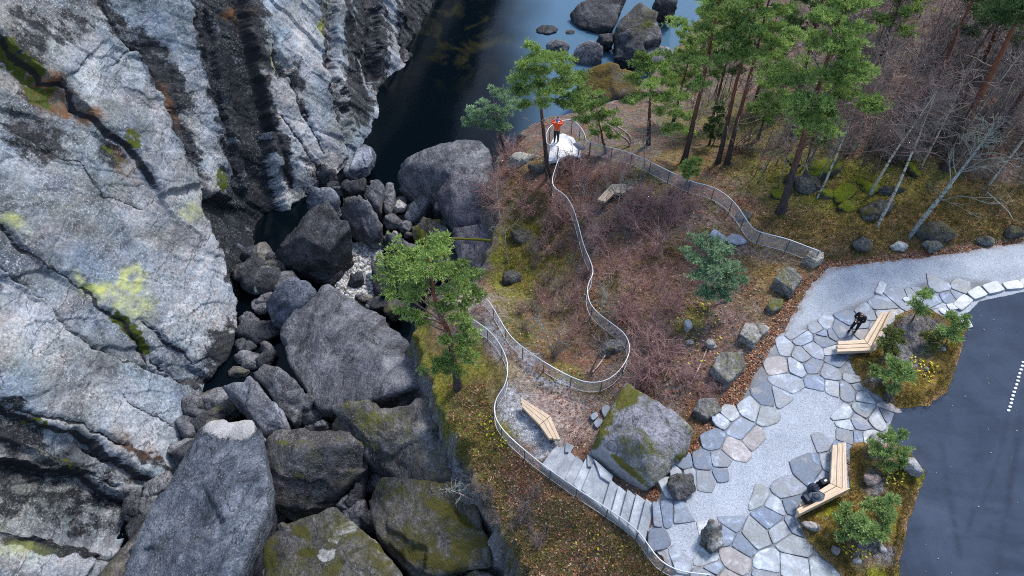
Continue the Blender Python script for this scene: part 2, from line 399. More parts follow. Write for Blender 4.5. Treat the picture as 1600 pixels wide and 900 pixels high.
# colours of the ground cover, by place
MOSS, GOLD, LITTER, HEATH, SOIL, PINK, GRIT, RUST, STONE = (.105,.108,.011), (.20,.128,.036), (.165,.078,.052), (.14,.098,.095), (.17,.14,.132), (.33,.255,.235), (.31,.325,.35), (.15,.06,.022), (.16,.155,.15)
BRIGHT = (.165,.17,.012)
BLOBS = [  # centre, radii, rotation, colour, strength
 (1300,355,130,26,0,GOLD,1.6),(1500,325,120,40,5,GOLD,1.8),(1215,410,60,26,10,GOLD,.9),(1180,445,50,40,30,GOLD,.8),(1100,300,50,18,20,RUST,.4),
 (1290,285,80,44,0,BRIGHT,1.5),(1350,310,70,30,0,BRIGHT,1.6),(1420,285,90,40,0,BRIGHT,.8),(1200,290,60,45,0,MOSS,.5),(1090,255,70,14,10,GOLD,.8),(1150,250,80,30,0,MOSS,.4),
 (800,430,36,34,0,MOSS,1.2),(830,360,50,40,-20,MOSS,1.0),(800,300,20,30,0,MOSS,.7),(860,410,40,30,0,MOSS,.7),(815,380,30,60,0,GOLD,.5),(800,270,40,20,0,RUST,.5),
 (740,575,50,40,20,MOSS,1.6),(700,650,26,64,-25,MOSS,1.6),(760,680,35,45,-30,MOSS,1.0),(650,545,30,44,0,MOSS,1.8),(735,700,24,50,-30,MOSS,1.4),(775,790,20,60,-20,MOSS,1.0),(760,640,30,50,-20,MOSS,.9),(690,560,30,50,0,RUST,.5),(760,590,25,60,20,LITTER,.9),
 (790,730,60,30,30,LITTER,1.0),(840,760,50,25,30,LITTER,.8),(900,800,60,26,30,GOLD,.8),(870,830,50,35,0,MOSS,.8),(960,870,70,30,30,GOLD,.8),(950,840,40,18,30,MOSS,.6),(850,870,50,40,0,MOSS,.7),(930,860,30,16,20,HEATH,.9),(845,800,60,20,20,HEATH,.7),
 (860,520,60,40,20,MOSS,.5),(870,560,40,20,20,RUST,.6),(820,500,40,30,20,MOSS,.7),(900,300,80,30,0,LITTER,.9),(890,275,60,22,0,LITTER,1.2),
 (1070,495,26,40,0,MOSS,1.0),(1045,380,22,16,0,MOSS,1.1),(1090,540,70,50,10,HEATH,1.0),(1130,470,50,40,20,HEATH,1.1),(1100,600,40,30,0,HEATH,.8),(1000,560,60,50,0,HEATH,.7),(1000,430,100,80,0,LITTER,.9),(960,460,30,40,0,MOSS,.5),(890,540,50,40,20,LITTER,.9),(870,350,30,50,0,LITTER,.7),(1180,200,120,50,0,MOSS,.7),(1130,230,60,20,0,LITTER,.5),(1110,545,16,60,25,LITTER,.8),
 (1090,660,30,60,25,RUST,.9),(1160,600,14,45,25,RUST,.8),(1050,730,40,30,0,RUST,1.0),(1020,780,20,25,0,RUST,1.0),(1230,470,14,60,35,RUST,.7),(1290,412,40,12,0,RUST,.8),(1400,395,120,8,-5,RUST,.6),(900,700,40,30,20,RUST,.5),
 (975,600,14,40,10,SOIL,.9),(960,530,14,60,0,SOIL,.6),(930,330,14,60,10,SOIL,1.2),(1195,395,60,16,15,SOIL,1.3),(1080,300,60,10,10,LITTER,.7),(920,640,60,20,0,SOIL,.8),
 (870,650,45,30,20,PINK,1.4),(905,670,35,30,30,PINK,1.0),(805,600,25,40,-25,PINK,.8),(930,380,8,30,10,PINK,.6),(740,470,50,20,0,PINK,.8),
 (800,432,34,30,0,BRIGHT,1.6),(822,378,26,40,0,BRIGHT,1.1),(866,418,30,20,0,BRIGHT,.8),(690,585,24,30,0,BRIGHT,1.4),(702,655,18,44,-25,BRIGHT,1.3),(745,570,34,26,20,BRIGHT,1.2),(765,690,22,34,-30,BRIGHT,1.0),(880,590,24,10,20,BRIGHT,.6),(860,545,20,14,0,BRIGHT,.8),(1070,495,22,30,0,BRIGHT,.8),(965,560,20,20,0,BRIGHT,.4),
 (815,660,42,26,42,GRIT,2.6),(845,690,30,20,42,GRIT,2.2),(850,600,26,14,30,GRIT,2.0),(825,565,30,10,40,GRIT,1.6),(775,525,14,30,-20,GRIT,1.2),(790,635,20,20,0,GRIT,1.6),
]
def cover(X, Y, Z):
    px, py = proj(np.stack([X, Y, Z], -1)); P = np.stack([X, Y, Z], -1)
    wob = 18 * fbm(P * .8, 3), 18 * fbm(P * .8 + 50, 3)
    qx, qy = px + wob[0], py + wob[1]
    base = np.array([.11, .085, .075])
    n1 = fbm(P * .9 + 9, 4); n2 = fbm(P * .6 + 71, 4)
    acc = base[None] * 1.0 + np.zeros((len(X), 3)); w = np.full(len(X), .55)
    acc = acc * w[:, None]
    for bx, by, rx, ry, rot, col, s in BLOBS:
        c, si = math.cos(R(rot)), math.sin(R(rot)); dx, dy = qx - bx, qy - by
        u, v = (dx * c + dy * si) / rx, (-dx * si + dy * c) / ry
        k = s * np.exp(-(u * u + v * v) ** 1.6) * np.clip(1 + .8 * (n1 if col in (MOSS, GOLD, BRIGHT) else n2), .1, 2)
        acc += k[:, None] * np.array(col)[None]; w += k
    for nn, col, s in ((n1, MOSS, .42), (-n1, LITTER, .75), (n2, GOLD, .12), (fbm(P * 2.3 + 5, 3), STONE, .35)):
        k = s * smooth(.15, .7, nn); acc += k[:, None] * np.array(col)[None]; w += k
    c = acc / w[:, None]
    # rock shows on the steep edge of the gorge
    sr = signed(RIMW, X, Y) + .5 * n1
    k = smooth(.2, -.5, sr)[:, None] * (1 - .6 * smooth(.0, .5, n2))[:, None]
    c = c * (1 - k) + k * (np.array([.15, .15, .158])[None] * (1 + .5 * fbm(P * 3, 3))[:, None])
    return np.clip(1.45 * c * (1 + .35 * fbm(P * 5 + 3, 3))[:, None], .003, .8)

def ground_mat():
    k = NB('ground_cover', .95, .05)
    a = k.attr('tint', 'Color')
    f = k.noise(7, 8, .75); g = k.noise(28, 4, .7)
    c = k.mix(1, a, k.ramp(f, [(.3, .28), (.5, 1.0), (.7, 1.8)]), 'MULTIPLY')
    c = k.mix(1, c, k.ramp(g, [(.3, .5), (.5, 1.0), (.72, 1.7)]), 'MULTIPLY')
    v = k.voro(11, out='Color')
    vs = k.n.new('ShaderNodeSeparateColor'); k.l.new(v, vs.inputs[0])
    c = k.mix(k.ramp(vs.outputs[0], [(.86, 0), (.9, .6)]), c, k.ramp(vs.outputs[1], [(0, (.2, .09, .035)), (.5, (.25, .17, .09)), (.8, (.1, .1, .05)), (1, (.3, .28, .26))]))
    h = k.math('ADD', k.math('MULTIPLY', f, 1.), k.math('MULTIPLY', g, .5))
    return k.done(c, k.bump(h, 1.0, .12))
xs = axis(-13, 26, .11, 260); ys = axis(1.0, 50, .11, 300)
XX, YY = np.meshgrid(xs, ys, indexing='ij')
ZZ = ground(XX, YY)
def ground_at(X, Y):
    "height of the finished ground, read from its grid"
    X, Y = np.asarray(X, float), np.asarray(Y, float)
    i = np.clip(np.searchsorted(xs, X) - 1, 0, len(xs) - 2); j = np.clip(np.searchsorted(ys, Y) - 1, 0, len(ys) - 2)
    u = np.clip((X - xs[i]) / (xs[i + 1] - xs[i]), 0, 1); v = np.clip((Y - ys[j]) / (ys[j + 1] - ys[j]), 0, 1)
    return ZZ[i, j] * (1 - u) * (1 - v) + ZZ[i + 1, j] * u * (1 - v) + ZZ[i, j + 1] * (1 - u) * v + ZZ[i + 1, j + 1] * u * v
tint = cover(XX.ravel(), YY.ravel(), ZZ.ravel())
struct(link('ground', mesh_from('ground', np.stack([XX, YY, ZZ], -1).reshape(-1, 3), grid_faces(len(xs), len(ys)), ground_mat(), {'tint': tint}, True)),
       'mossy and heathy ground of the knoll falling into the gorge', 'ground')

# ------------------------------------------------------------------ sheets cut from a fine grid
def sheet(poly, step, zf, wob=.06, ext=None):
    W = np.array(poly); lo, hi = W.min(0), W.max(0)
    if ext: lo = np.maximum(lo, ext[0]); hi = np.minimum(hi, ext[1])
    gx, gy = np.arange(lo[0] - step, hi[0] + step, step), np.arange(lo[1] - step, hi[1] + step, step)
    X, Y = np.meshgrid(gx, gy, indexing='ij'); P = np.stack([X, Y, 0 * X], -1)
    s = signed(poly, X, Y) + wob * fbm(P * 2.2, 3)
    F = grid_faces(len(gx), len(gy)); keep = (s.ravel()[F] > 0).any(1); F = F[keep]
    GX, GY = np.gradient(s, step); gl = np.maximum(np.hypot(GX, GY), .5); mv = np.clip(np.where(s < 0, -s, 0), 0, 1.2 * step)
    X = X + GX / gl * mv; Y = Y + GY / gl * mv; s = np.maximum(s, 0)
    V = np.stack([X, Y, zf(X, Y, s)], -1).reshape(-1, 3)
    used = np.unique(F); m = np.zeros(len(V), int); m[used] = np.arange(len(used))
    return V[used], m[F], s.ravel()[used]

def gravel_mat():
    k = NB('pale_crushed_gravel', .9, .2)
    v = k.voro(42, out='Color'); vs = k.n.new('ShaderNodeSeparateColor'); k.l.new(v, vs.inputs[0])
    f = k.noise(.8, 6, .65); g = k.noise(40, 3, .7)
    c = k.ramp(f, [(.3, (.26, .285, .32)), (.5, (.315, .34, .375)), (.7, (.365, .39, .425))])
    c = k.mix(1, c, k.ramp(vs.outputs[0], [(0, .75), (.5, 1.0), (1, 1.2)]), 'MULTIPLY')
    c = k.mix(k.ramp(vs.outputs[1], [(.975, 0), (.985, .6)]), c, (.1, .08, .06))
    c = k.mix(1, c, k.ramp(g, [(.3, .8), (.7, 1.2)]), 'MULTIPLY')
    c = k.mix(k.math('MULTIPLY', k.attr('edge'), k.ramp(k.noise(5, 5, .7), [(.35, 0), (.6, 1)])), c, (.17, .12, .09))
    c = k.mix(k.math('MULTIPLY', k.attr('joint'), k.ramp(k.noise(3, 5, .7), [(.3, .5), (.55, .95)])), c, k.mix(f, (.10, .105, .105), (.22, .225, .23)))
    return k.done(c, k.bump(v, .5, .02))
def asphalt_mat():
    k = NB('asphalt', .9, .08)
    big = k.noise(.35, 5, .6, dist=1.2); st = k.noise(.5, 5, .65, k.mapping((.5, 2.2, 1), (0, 0, .5)), .6); g = k.noise(60, 3, .7)
    c = k.ramp(k.math('ADD', k.math('MULTIPLY', big, .5), k.math('MULTIPLY', st, .5)), [(.36, (.026, .036, .056)), (.5, (.039, .052, .079)), (.64, (.052, .067, .097))])
    c = k.mix(1, c, k.ramp(g, [(.3, .8), (.7, 1.2)]), 'MULTIPLY')
    c = k.mix(k.math('MULTIPLY', k.attr('mark'), k.ramp(k.noise(3, 5, .7), [(.35, .2), (.6, .8)])), c, (.018, .022, .03))
    r = k.ramp(st, [(.35, .75), (.65, .95)])
    return k.done(c, k.bump(g, .25, .008), r)
V, F, s = sheet(ASPHW, .12, lambda X, Y, s: .035 + .05 * smooth(0, 4, s) * .3 + X * 0, .03, ((8, 3), (60, 44)))
px, py = proj(V); mk = np.zeros(len(V))
for ln_, w_ in (([(1578,640),(1565,700),(1550,745),(1535,790)], 3.5), ([(1545,822),(1600,850),(1660,880)], 5), ([(1512,830),(1520,800)], 4), ([(1430,700),(1450,715)], 8), ([(1540,795),(1600,815)], 3), ([(1470,690),(1500,870)], 5), ([(1650,500),(1600,620),(1560,880)], 6)):
    d, _ = seg_dist(ln_, px, py); mk = np.maximum(mk, np.exp(-(d / w_) ** 2) * (.6 + .5 * noise(V * .6)))
struct(link('asphalt_road', mesh_from('asphalt_road', V, F, asphalt_mat(), {'mark': np.clip(mk, 0, 1)}, True)), 'dark blue-grey asphalt parking surface', 'road')

def bed(poly, seed):
    def zf(X, Y, s):
        P = np.stack([X, Y, X * 0 + seed], -1)
        return .045 + .2 * smooth(-.02, .5, s) + .07 * smooth(.0, .4, s) * fbm(P * 1.3, 4) + .03 * fbm(P * 6, 2) * smooth(0, .2, s)
    V, F, s = sheet(poly, .05, zf, .05)
    P = V + seed; a, b = fbm(P * .8, 4), fbm(P * 1.1 + 40, 4)
    px, py = proj(V)
    c = np.array([.105, .075, .018])[None] + np.zeros((len(V), 3))
    def put(k, col):
        nonlocal c; c = c * (1 - k[:, None]) + k[:, None] * np.array(col)[None]
    put(smooth(.0, .5, a), MOSS); put(smooth(.1, .6, b) * .8, (.15, .095, .025)); put(smooth(.05, .5, -a) * .7, (.075, .05, .02))
    for bx, by, rx, ry in ((1425,525,34,26),(1410,560,26,16),(1440,508,30,14),(1362,755,16,22),(1375,705,22,14),(1350,860,20,25),(1380,870,18,14),(1365,600,18,12)):
        k = np.exp(-(((px + 10 * a - bx) / rx) ** 2 + ((py + 10 * b - by) / ry) ** 2) ** 1.5)
        put(np.clip(k * 1.3, 0, 1), (.105, .10, .105))
    put(smooth(.28, .05, s) * smooth(-.3, .4, b) * .8, (.2, .12, .06))
    return mesh_from('planting_bed', V, F, MAT['bed'], {'tint': np.clip(1.8 * c * (1 + .4 * fbm(P * 6, 3))[:, None], .003, .8)}, True)
MAT['bed'] = bpy.data.materials['ground_cover']
struct(link('planting_bed', bed(BED1W, 3.3)), 'mossy planting bed behind the upper bench', 'planting bed')
struct(link('planting_bed', bed(BED2W, 8.1)), 'mossy planting bed behind the lower bench', 'planting bed')

# ------------------------------------------------------------------ flagstones: irregular cells laid in the gravel
def clip(poly, a, n):
    out = []
    for i in range(len(poly)):
        p, q = poly[i], poly[(i + 1) % len(poly)]
        dp, dq = (p - a) @ n, (q - a) @ n
        if dp <= 0: out.append(p)
        if (dp < 0) != (dq < 0) and dp != dq: out.append(p + (q - p) * (dp / (dp - dq)))
    return out
FLAG_A = [(1110,668),(1165,597),(1180,565),(1212,540),(1240,520),(1268,500),(1305,488),(1345,468),(1400,452),(1440,440),(1500,432),(1560,440),(1520,460),(1512,478),(1490,497),(1430,472),(1395,492),(1388,512),(1308,535),(1322,556),(1342,604),(1402,636),(1390,668),(1390,692),(1335,690),(1300,755),(1243,790),(1245,812),(1262,850),(1312,893),(1335,980),(1040,980),(1060,893),(1030,868),(1010,838),(1020,795),(1036,755),(1085,705)]
HOLE = [(1232,603),(1262,607),(1300,625),(1318,655),(1312,672),(1270,690),(1248,722),(1222,748),(1192,770),(1168,796),(1135,812),(1112,818),(1090,850),(1100,884),(1060,880),(1035,856),(1062,820),(1085,782),(1130,735),(1185,700),(1215,655)]
V, F, s = sheet(PLAZAW, .09, lambda X, Y, s: .012 + .012 * fbm(np.stack([X, Y, X * 0], -1) * 1.1, 2) - .05 * smooth(.25, 0, s), .12, ((-10, 3), (34, 44)))
struct(link('gravel_path', mesh_from('gravel_path', V, F, gravel_mat(), {'edge': smooth(.45, 0, s), 'joint': np.minimum(smooth(-.1, .25, signed(flat(FLAG_A), V[:, 0], V[:, 1])), smooth(.05, .4, -signed(flat(HOLE), V[:, 0], V[:, 1])))}, True)), 'pale grey gravel path and plaza', 'path')

rf = random.Random(11)
flagV, flagF, flagT, fn = [], [], [], 0
pv, pf, pt = [], [], []
def stone_block(poly, h, tintc, chips=True):
    "a slab with an uneven, chipped outline and a slightly domed top"
    global fn
    Q = []
    n0 = len(poly)
    for i in range(n0):
        a, b = poly[i], poly[(i + 1) % n0]
        m = max(1, int(np.linalg.norm(b - a) / .13))
        for k in range(m):
            Q.append(a + (b - a) * k / m)
    Q = np.array(Q); c = Q.mean(0)
    # rounded, irregular outline
    Q = .7 * Q + .15 * np.roll(Q, 1, 0) + .15 * np.roll(Q, -1, 0)
    e = np.stack([Q[:, 0], Q[:, 1], Q[:, 0] * 0], -1)
    Q = c + (Q - c) * (1.045 + .055 * fbm(e * 2.6, 3))[:, None]
    n = len(Q); tilt = np.array([rf.uniform(-.012, .012), rf.uniform(-.012, .012)])
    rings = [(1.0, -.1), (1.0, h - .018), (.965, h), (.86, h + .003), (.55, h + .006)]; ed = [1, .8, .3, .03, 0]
    V = []
    for sc, z in rings:
        q = c + (Q - c) * sc; V.append(np.c_[q, z + (q - c) @ tilt])
    V.append(np.array([[*c, h + .008]])); V = np.concatenate(V)
    F = [(r * n + i, r * n + (i + 1) % n, (r + 1) * n + (i + 1) % n, (r + 1) * n + i) for r in range(4) for i in range(n)]
    F += [(4 * n + i, 4 * n + (i + 1) % n, 5 * n) for i in range(n)]
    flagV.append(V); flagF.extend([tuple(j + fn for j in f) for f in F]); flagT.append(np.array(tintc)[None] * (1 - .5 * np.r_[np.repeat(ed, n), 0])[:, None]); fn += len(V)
TINTS = [(.19,.22,.27),(.15,.18,.235),(.26,.285,.32),(.31,.32,.33),(.23,.255,.295),(.12,.15,.20),(.27,.25,.25),(.23,.25,.26),(.28,.305,.335),(.2,.22,.25)]
def flagging(region, cell, seed, hole=None):
    r = random.Random(seed); W = np.array(flat(region))
    lo, hi = W.min(0) - 1, W.max(0) + 1
    seeds = []; ang = r.uniform(0, 1.5); ca, sa = math.cos(ang), math.sin(ang); m = (lo + hi) / 2; N_ = int(np.hypot(*(hi - lo)) / cell / 2) + 2
    for i in range(-N_, N_):
        for j in range(-N_, N_):
            a_, b_ = (i + r.uniform(-.46, .46)) * cell, (j * .85 + r.uniform(-.36, .36)) * cell
            p = np.array([m[0] + a_ * ca - b_ * sa, m[1] + a_ * sa + b_ * ca])
            if (p > lo).all() and (p < hi).all() and r.random() > .14:
                seeds.append(p)
                if r.random() < .3: a_ = r.uniform(0, 6.28); seeds.append(p + np.array([math.cos(a_), math.sin(a_)]) * cell * .55)
    S = np.array(seeds); sdv = signed(W.tolist(), S[:, 0], S[:, 1])
    if hole: sdv = np.minimum(sdv, -signed(flat(hole), S[:, 0], S[:, 1]) + .05)
    for i, p in enumerate(S):
        if sdv[i] < -.03: continue
        poly = [p + np.array(d) for d in ((-2, -2), (2, -2), (2, 2), (-2, 2))]
        for j, q in enumerate(S):
            d = q - p; L = np.hypot(*d)
            if j == i or L > 4 * cell: continue
            poly = clip(poly, p + d / 2 - d / L * .016, d / L)
            if len(poly) < 3: break
        if len(poly) < 3: continue
        poly = np.array(poly); c0 = poly.mean(0); poly = c0 + (poly - c0) * r.uniform(.96, 1.0)
        t = np.array(TINTS[r.randrange(len(TINTS))]) * r.uniform(.85, 1.15)
        stone_block(poly, r.uniform(.032, .055), t)
flagging(FLAG_A, .74, 5, HOLE)
def flag_mat():
    k = NB('split_slate_flagstone', .6, .35)
    a = k.attr('tint', 'Color'); f = k.noise(1.9, 7, .68, dist=.7); g = k.noise(14, 6, .7)
    c = k.mix(1, a, k.ramp(f, [(.3, .45), (.45, .8), (.55, 1.15), (.68, 1.8)]), 'MULTIPLY')
    c = k.mix(k.ramp(f, [(.6, 0), (.7, .6)]), c, (.48, .50, .52))
    c = k.mix(1, c, k.ramp(g, [(.3, .75), (.7, 1.25)]), 'MULTIPLY')
    return k.done(c, k.bump(k.math('ADD', f, k.math('MULTIPLY', g, .4)), .5, .03), k.ramp(f, [(.35, .4), (.6, .8)]))
MAT['flag'] = flag_mat()
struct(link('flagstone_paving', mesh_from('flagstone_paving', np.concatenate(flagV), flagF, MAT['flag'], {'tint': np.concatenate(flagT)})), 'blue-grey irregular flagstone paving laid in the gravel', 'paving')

# kerb of pale squared stones along the asphalt
flagV, flagF, flagT, fn = [], [], [], 0
KERB = [(1672,440),(1640,446),(1600,452),(1570,455),(1543,462),(1520,471),(1500,488)]
for (ax, ay), (bx, by) in zip(KERB[:-1], KERB[1:]):
    a, b = at(ax, ay)[:2], at(bx, by)[:2]; d = (b - a) / np.linalg.norm(b - a); nrm = np.array([d[1], -d[0]])
    wv = rf.uniform(.42, .6); a2, b2 = a + d * .03, b - d * .03
    stone_block(np.array([a2, b2, b2 + nrm * wv * rf.uniform(.8, 1), a2 + nrm * wv][::1]) + 0, .12, np.array((.46, .48, .49)) * rf.uniform(.85, 1.1))
for px, py, w, d_, rz in ((1487,481,.42,.3,.2),(1474,488,.36,.3,.5),(1508,506,.35,.5,.1),(1375,452,.28,.75,-.6),(1415,470,.3,.22,.3)):
    c0 = at(px, py)[:2]; cs, sn = math.cos(rz), math.sin(rz)
    q = np.array([(-w, -d_), (w, -d_), (w, d_), (-w, d_)]) * .5; q = np.stack([q[:, 0] * cs - q[:, 1] * sn, q[:, 0] * sn + q[:, 1] * cs], -1) + c0
    stone_block(q, .1, np.array((.44, .46, .48)) * rf.uniform(.9, 1.1))
struct(link('kerb', mesh_from('kerb', np.concatenate(flagV), flagF, MAT['flag'], {'tint': np.concatenate(flagT)})), 'pale stone kerb along the asphalt edge', 'kerb')

# two slabs let into the trodden path
flagV, flagF, flagT, fn = [], [], [], 0
gz = lambda px, py: float(on(px, py)[2])
for poly in ([(1113,362),(1130,368),(1138,375),(1124,380),(1106,374)],[(1131,378),(1143,368),(1158,371),(1168,380),(1150,386)],[(1112,378),(1126,384),(1136,395),(1120,392)],
             [(938,640),(950,633),(955,641),(944,655)],[(926,664),(934,655),(944,658),(933,672)],[(920,652),(932,645),(936,652),(926,660)]):
    W = on([q[0] for q in poly], [q[1] for q in poly]); z0 = W[:, 2].mean()
    n0 = len(flagV); stone_block(W[:, :2], .07, np.array((.16, .185, .225)) * rf.uniform(.9, 1.2)); flagV[-1][:, 2] += z0 + .06
struct(link('stepping_stones', mesh_from('stepping_stones', np.concatenate(flagV), flagF, MAT['flag'], {'tint': np.concatenate(flagT)})), 'blue-grey slabs let into the trodden earth path', 'paving')

# ------------------------------------------------------------------ water
def water_mat():
    k = NB('dark_river_water', .08, .2)
    k.b.inputs['IOR'].default_value = 1.33
    n = k.noise(2.6, 4, .6, k.mapping((1, 1.6, 1))); n2 = k.noise(9, 3, .6)
    m = k.noise(.12, 3, .5)
    h = k.math('MULTIPLY', k.math('ADD', n, k.math('MULTIPLY', n2, .4)), k.ramp(m, [(.35, .25), (.6, 1)]))
    # weedy shallows showing through the dark water
    w = k.math('MULTIPLY', k.ramp(k.noise(.22, 5, .65, dist=1.5), [(.5, 0), (.72, .7)]), k.attr('shallow'))
    c = k.mix(w, (.001, .003, .005), (.045, .042, .012))
    c = k.mix(k.attr('sky_sheen'), c, (.06, .12, .18))  # bluish sky reflection painted into the water colour on the right
    return k.done(c, k.bump(h, .16, .06))
gx, gy = np.arange(-40, 60, .8), np.arange(-6, 130, .8); X, Y = np.meshgrid(gx, gy, indexing='ij')
V = np.stack([X, Y, X * 0 + WATER], -1).reshape(-1, 3); px, py = proj(V)
shal = np.exp(-(((px - 740) / 90) ** 2 + ((py - 50) / 60) ** 2)); sky_sheen = smooth(770, 880, px + 20 * fbm(V * .2, 3)) * smooth(330, 200, py)
struct(link('river_water', mesh_from('river_water', V, grid_faces(len(gx), len(gy)), water_mat(), {'shallow': shal, 'sky_sheen': sky_sheen}, True)), 'dark still river water in the gorge', 'water')
# ================================================================== THE CLIFF
FOOT = [(790,-160),(700,-10),(672,45),(650,85),(632,110),(602,134),(594,170),(580,215),(560,250),(530,275),(480,302),(440,335),(436,378),(416,435),(388,485),(357,560),(322,600),(316,650),(286,720),(268,760),(225,800),(190,890),(150,1000),(60,1300)]
_f = at([q[0] for q in FOOT], [q[1] for q in FOOT], WATER); _f = _f[np.argsort(_f[:, 1])]
_f = np.concatenate([[[_f[0, 0] - 1, -30, 0]], _f, [[_f[-1, 0] + 6, 95, 0], [30, 120, 0]]])
# cracks: line in the photograph, depth (m), half width (px), step (m; the lower left side lies further back), reach of the step (px)
CRACKS = [
 ([(-40,20),(0,62),(20,85),(45,105),(65,122),(90,130),(102,137),(125,170),(150,190),(180,215),(205,238),(225,265),(250,302)], .6, 5, .5, 70),
 ([(-40,300),(0,335),(33,370),(70,400),(110,430),(145,460),(175,487),(200,512),(225,545),(250,580)], .45, 4, .45, 60),
 ([(215,500),(240,517),(270,545),(305,575)], .35, 3.5, .25, 40),
 ([(-40,385),(0,410),(33,428),(70,460),(105,500),(140,530),(165,545),(200,565),(240,577),(290,605)], .55, 4, .55, 70),
 ([(-40,600),(0,625),(25,640),(60,652),(100,672),(150,690),(200,730),(268,768)], .5, 5, .35, 50),
 ([(-40,640),(0,655),(50,690),(100,712),(150,738),(195,762)], .3, 3, .2, 40),
 ([(-40,700),(0,715),(60,722),(120,730),(190,775),(222,790)], .7, 6, 1.0, 90),
 ([(-40,808),(0,822),(50,838),(90,848),(150,862),(185,880)], .5, 5, -.6, 60),
 ([(20,632),(80,650),(130,668),(170,690),(205,700)], .4, 4, .3, 40),
 ([(140,690),(190,722),(240,752)], .3, 3, .2, 30),
 ([(180,610),(220,640),(265,665),(300,690)], .15, 2, .12, 30),
 ([(150,0),(168,28),(185,50),(200,68),(222,85),(240,118),(258,160),(270,200),(290,232),(308,262)], .4, 6, .35, 40),
 ([(296,-20),(302,0),(315,50),(332,110),(350,200),(362,262),(370,310)], .55, 6, -.7, 60),
 ([(385,-20),(395,40),(412,100),(430,180),(445,260),(452,310)], .5, 7, .5, 40),
 ([(418,60),(440,95),(460,130),(480,180),(500,220),(510,245)], .35, 4, .3, 30),
 ([(505,0),(515,60),(525,110),(530,150),(545,190)], .5, 5, -.5, 40),
 ([(548,-10),(552,40),(560,90),(572,135),(578,170)], .6, 7, .6, 30),
 ([(588,-20),(590,40),(590,90),(598,130)], .7, 7, .7, 30),
 ([(636,-40),(636,20),(634,70),(630,105)], .6, 6, .6, 30),
 ([(440,170),(470,225),(490,262),(500,285)], .4, 4, .3, 30),
 ([(100,128),(130,98),(165,62)], .2, 2, .12, 40), ([(155,117),(195,87),(230,62)], .15, 2, .1, 40),
 ([(318,300),(335,350),(352,385),(362,430),(370,475)], .6, 7, .9, 45),
 ([(330,100),(345,160),(358,220)], .4, 4, .2, 30),
 ([(232,545),(262,580),(290,600),(312,612)], .3, 3, .25, 30),
 ([(0,170),(60,215),(130,250),(165,300),(235,330)], .12, 3, .1, 60),
]
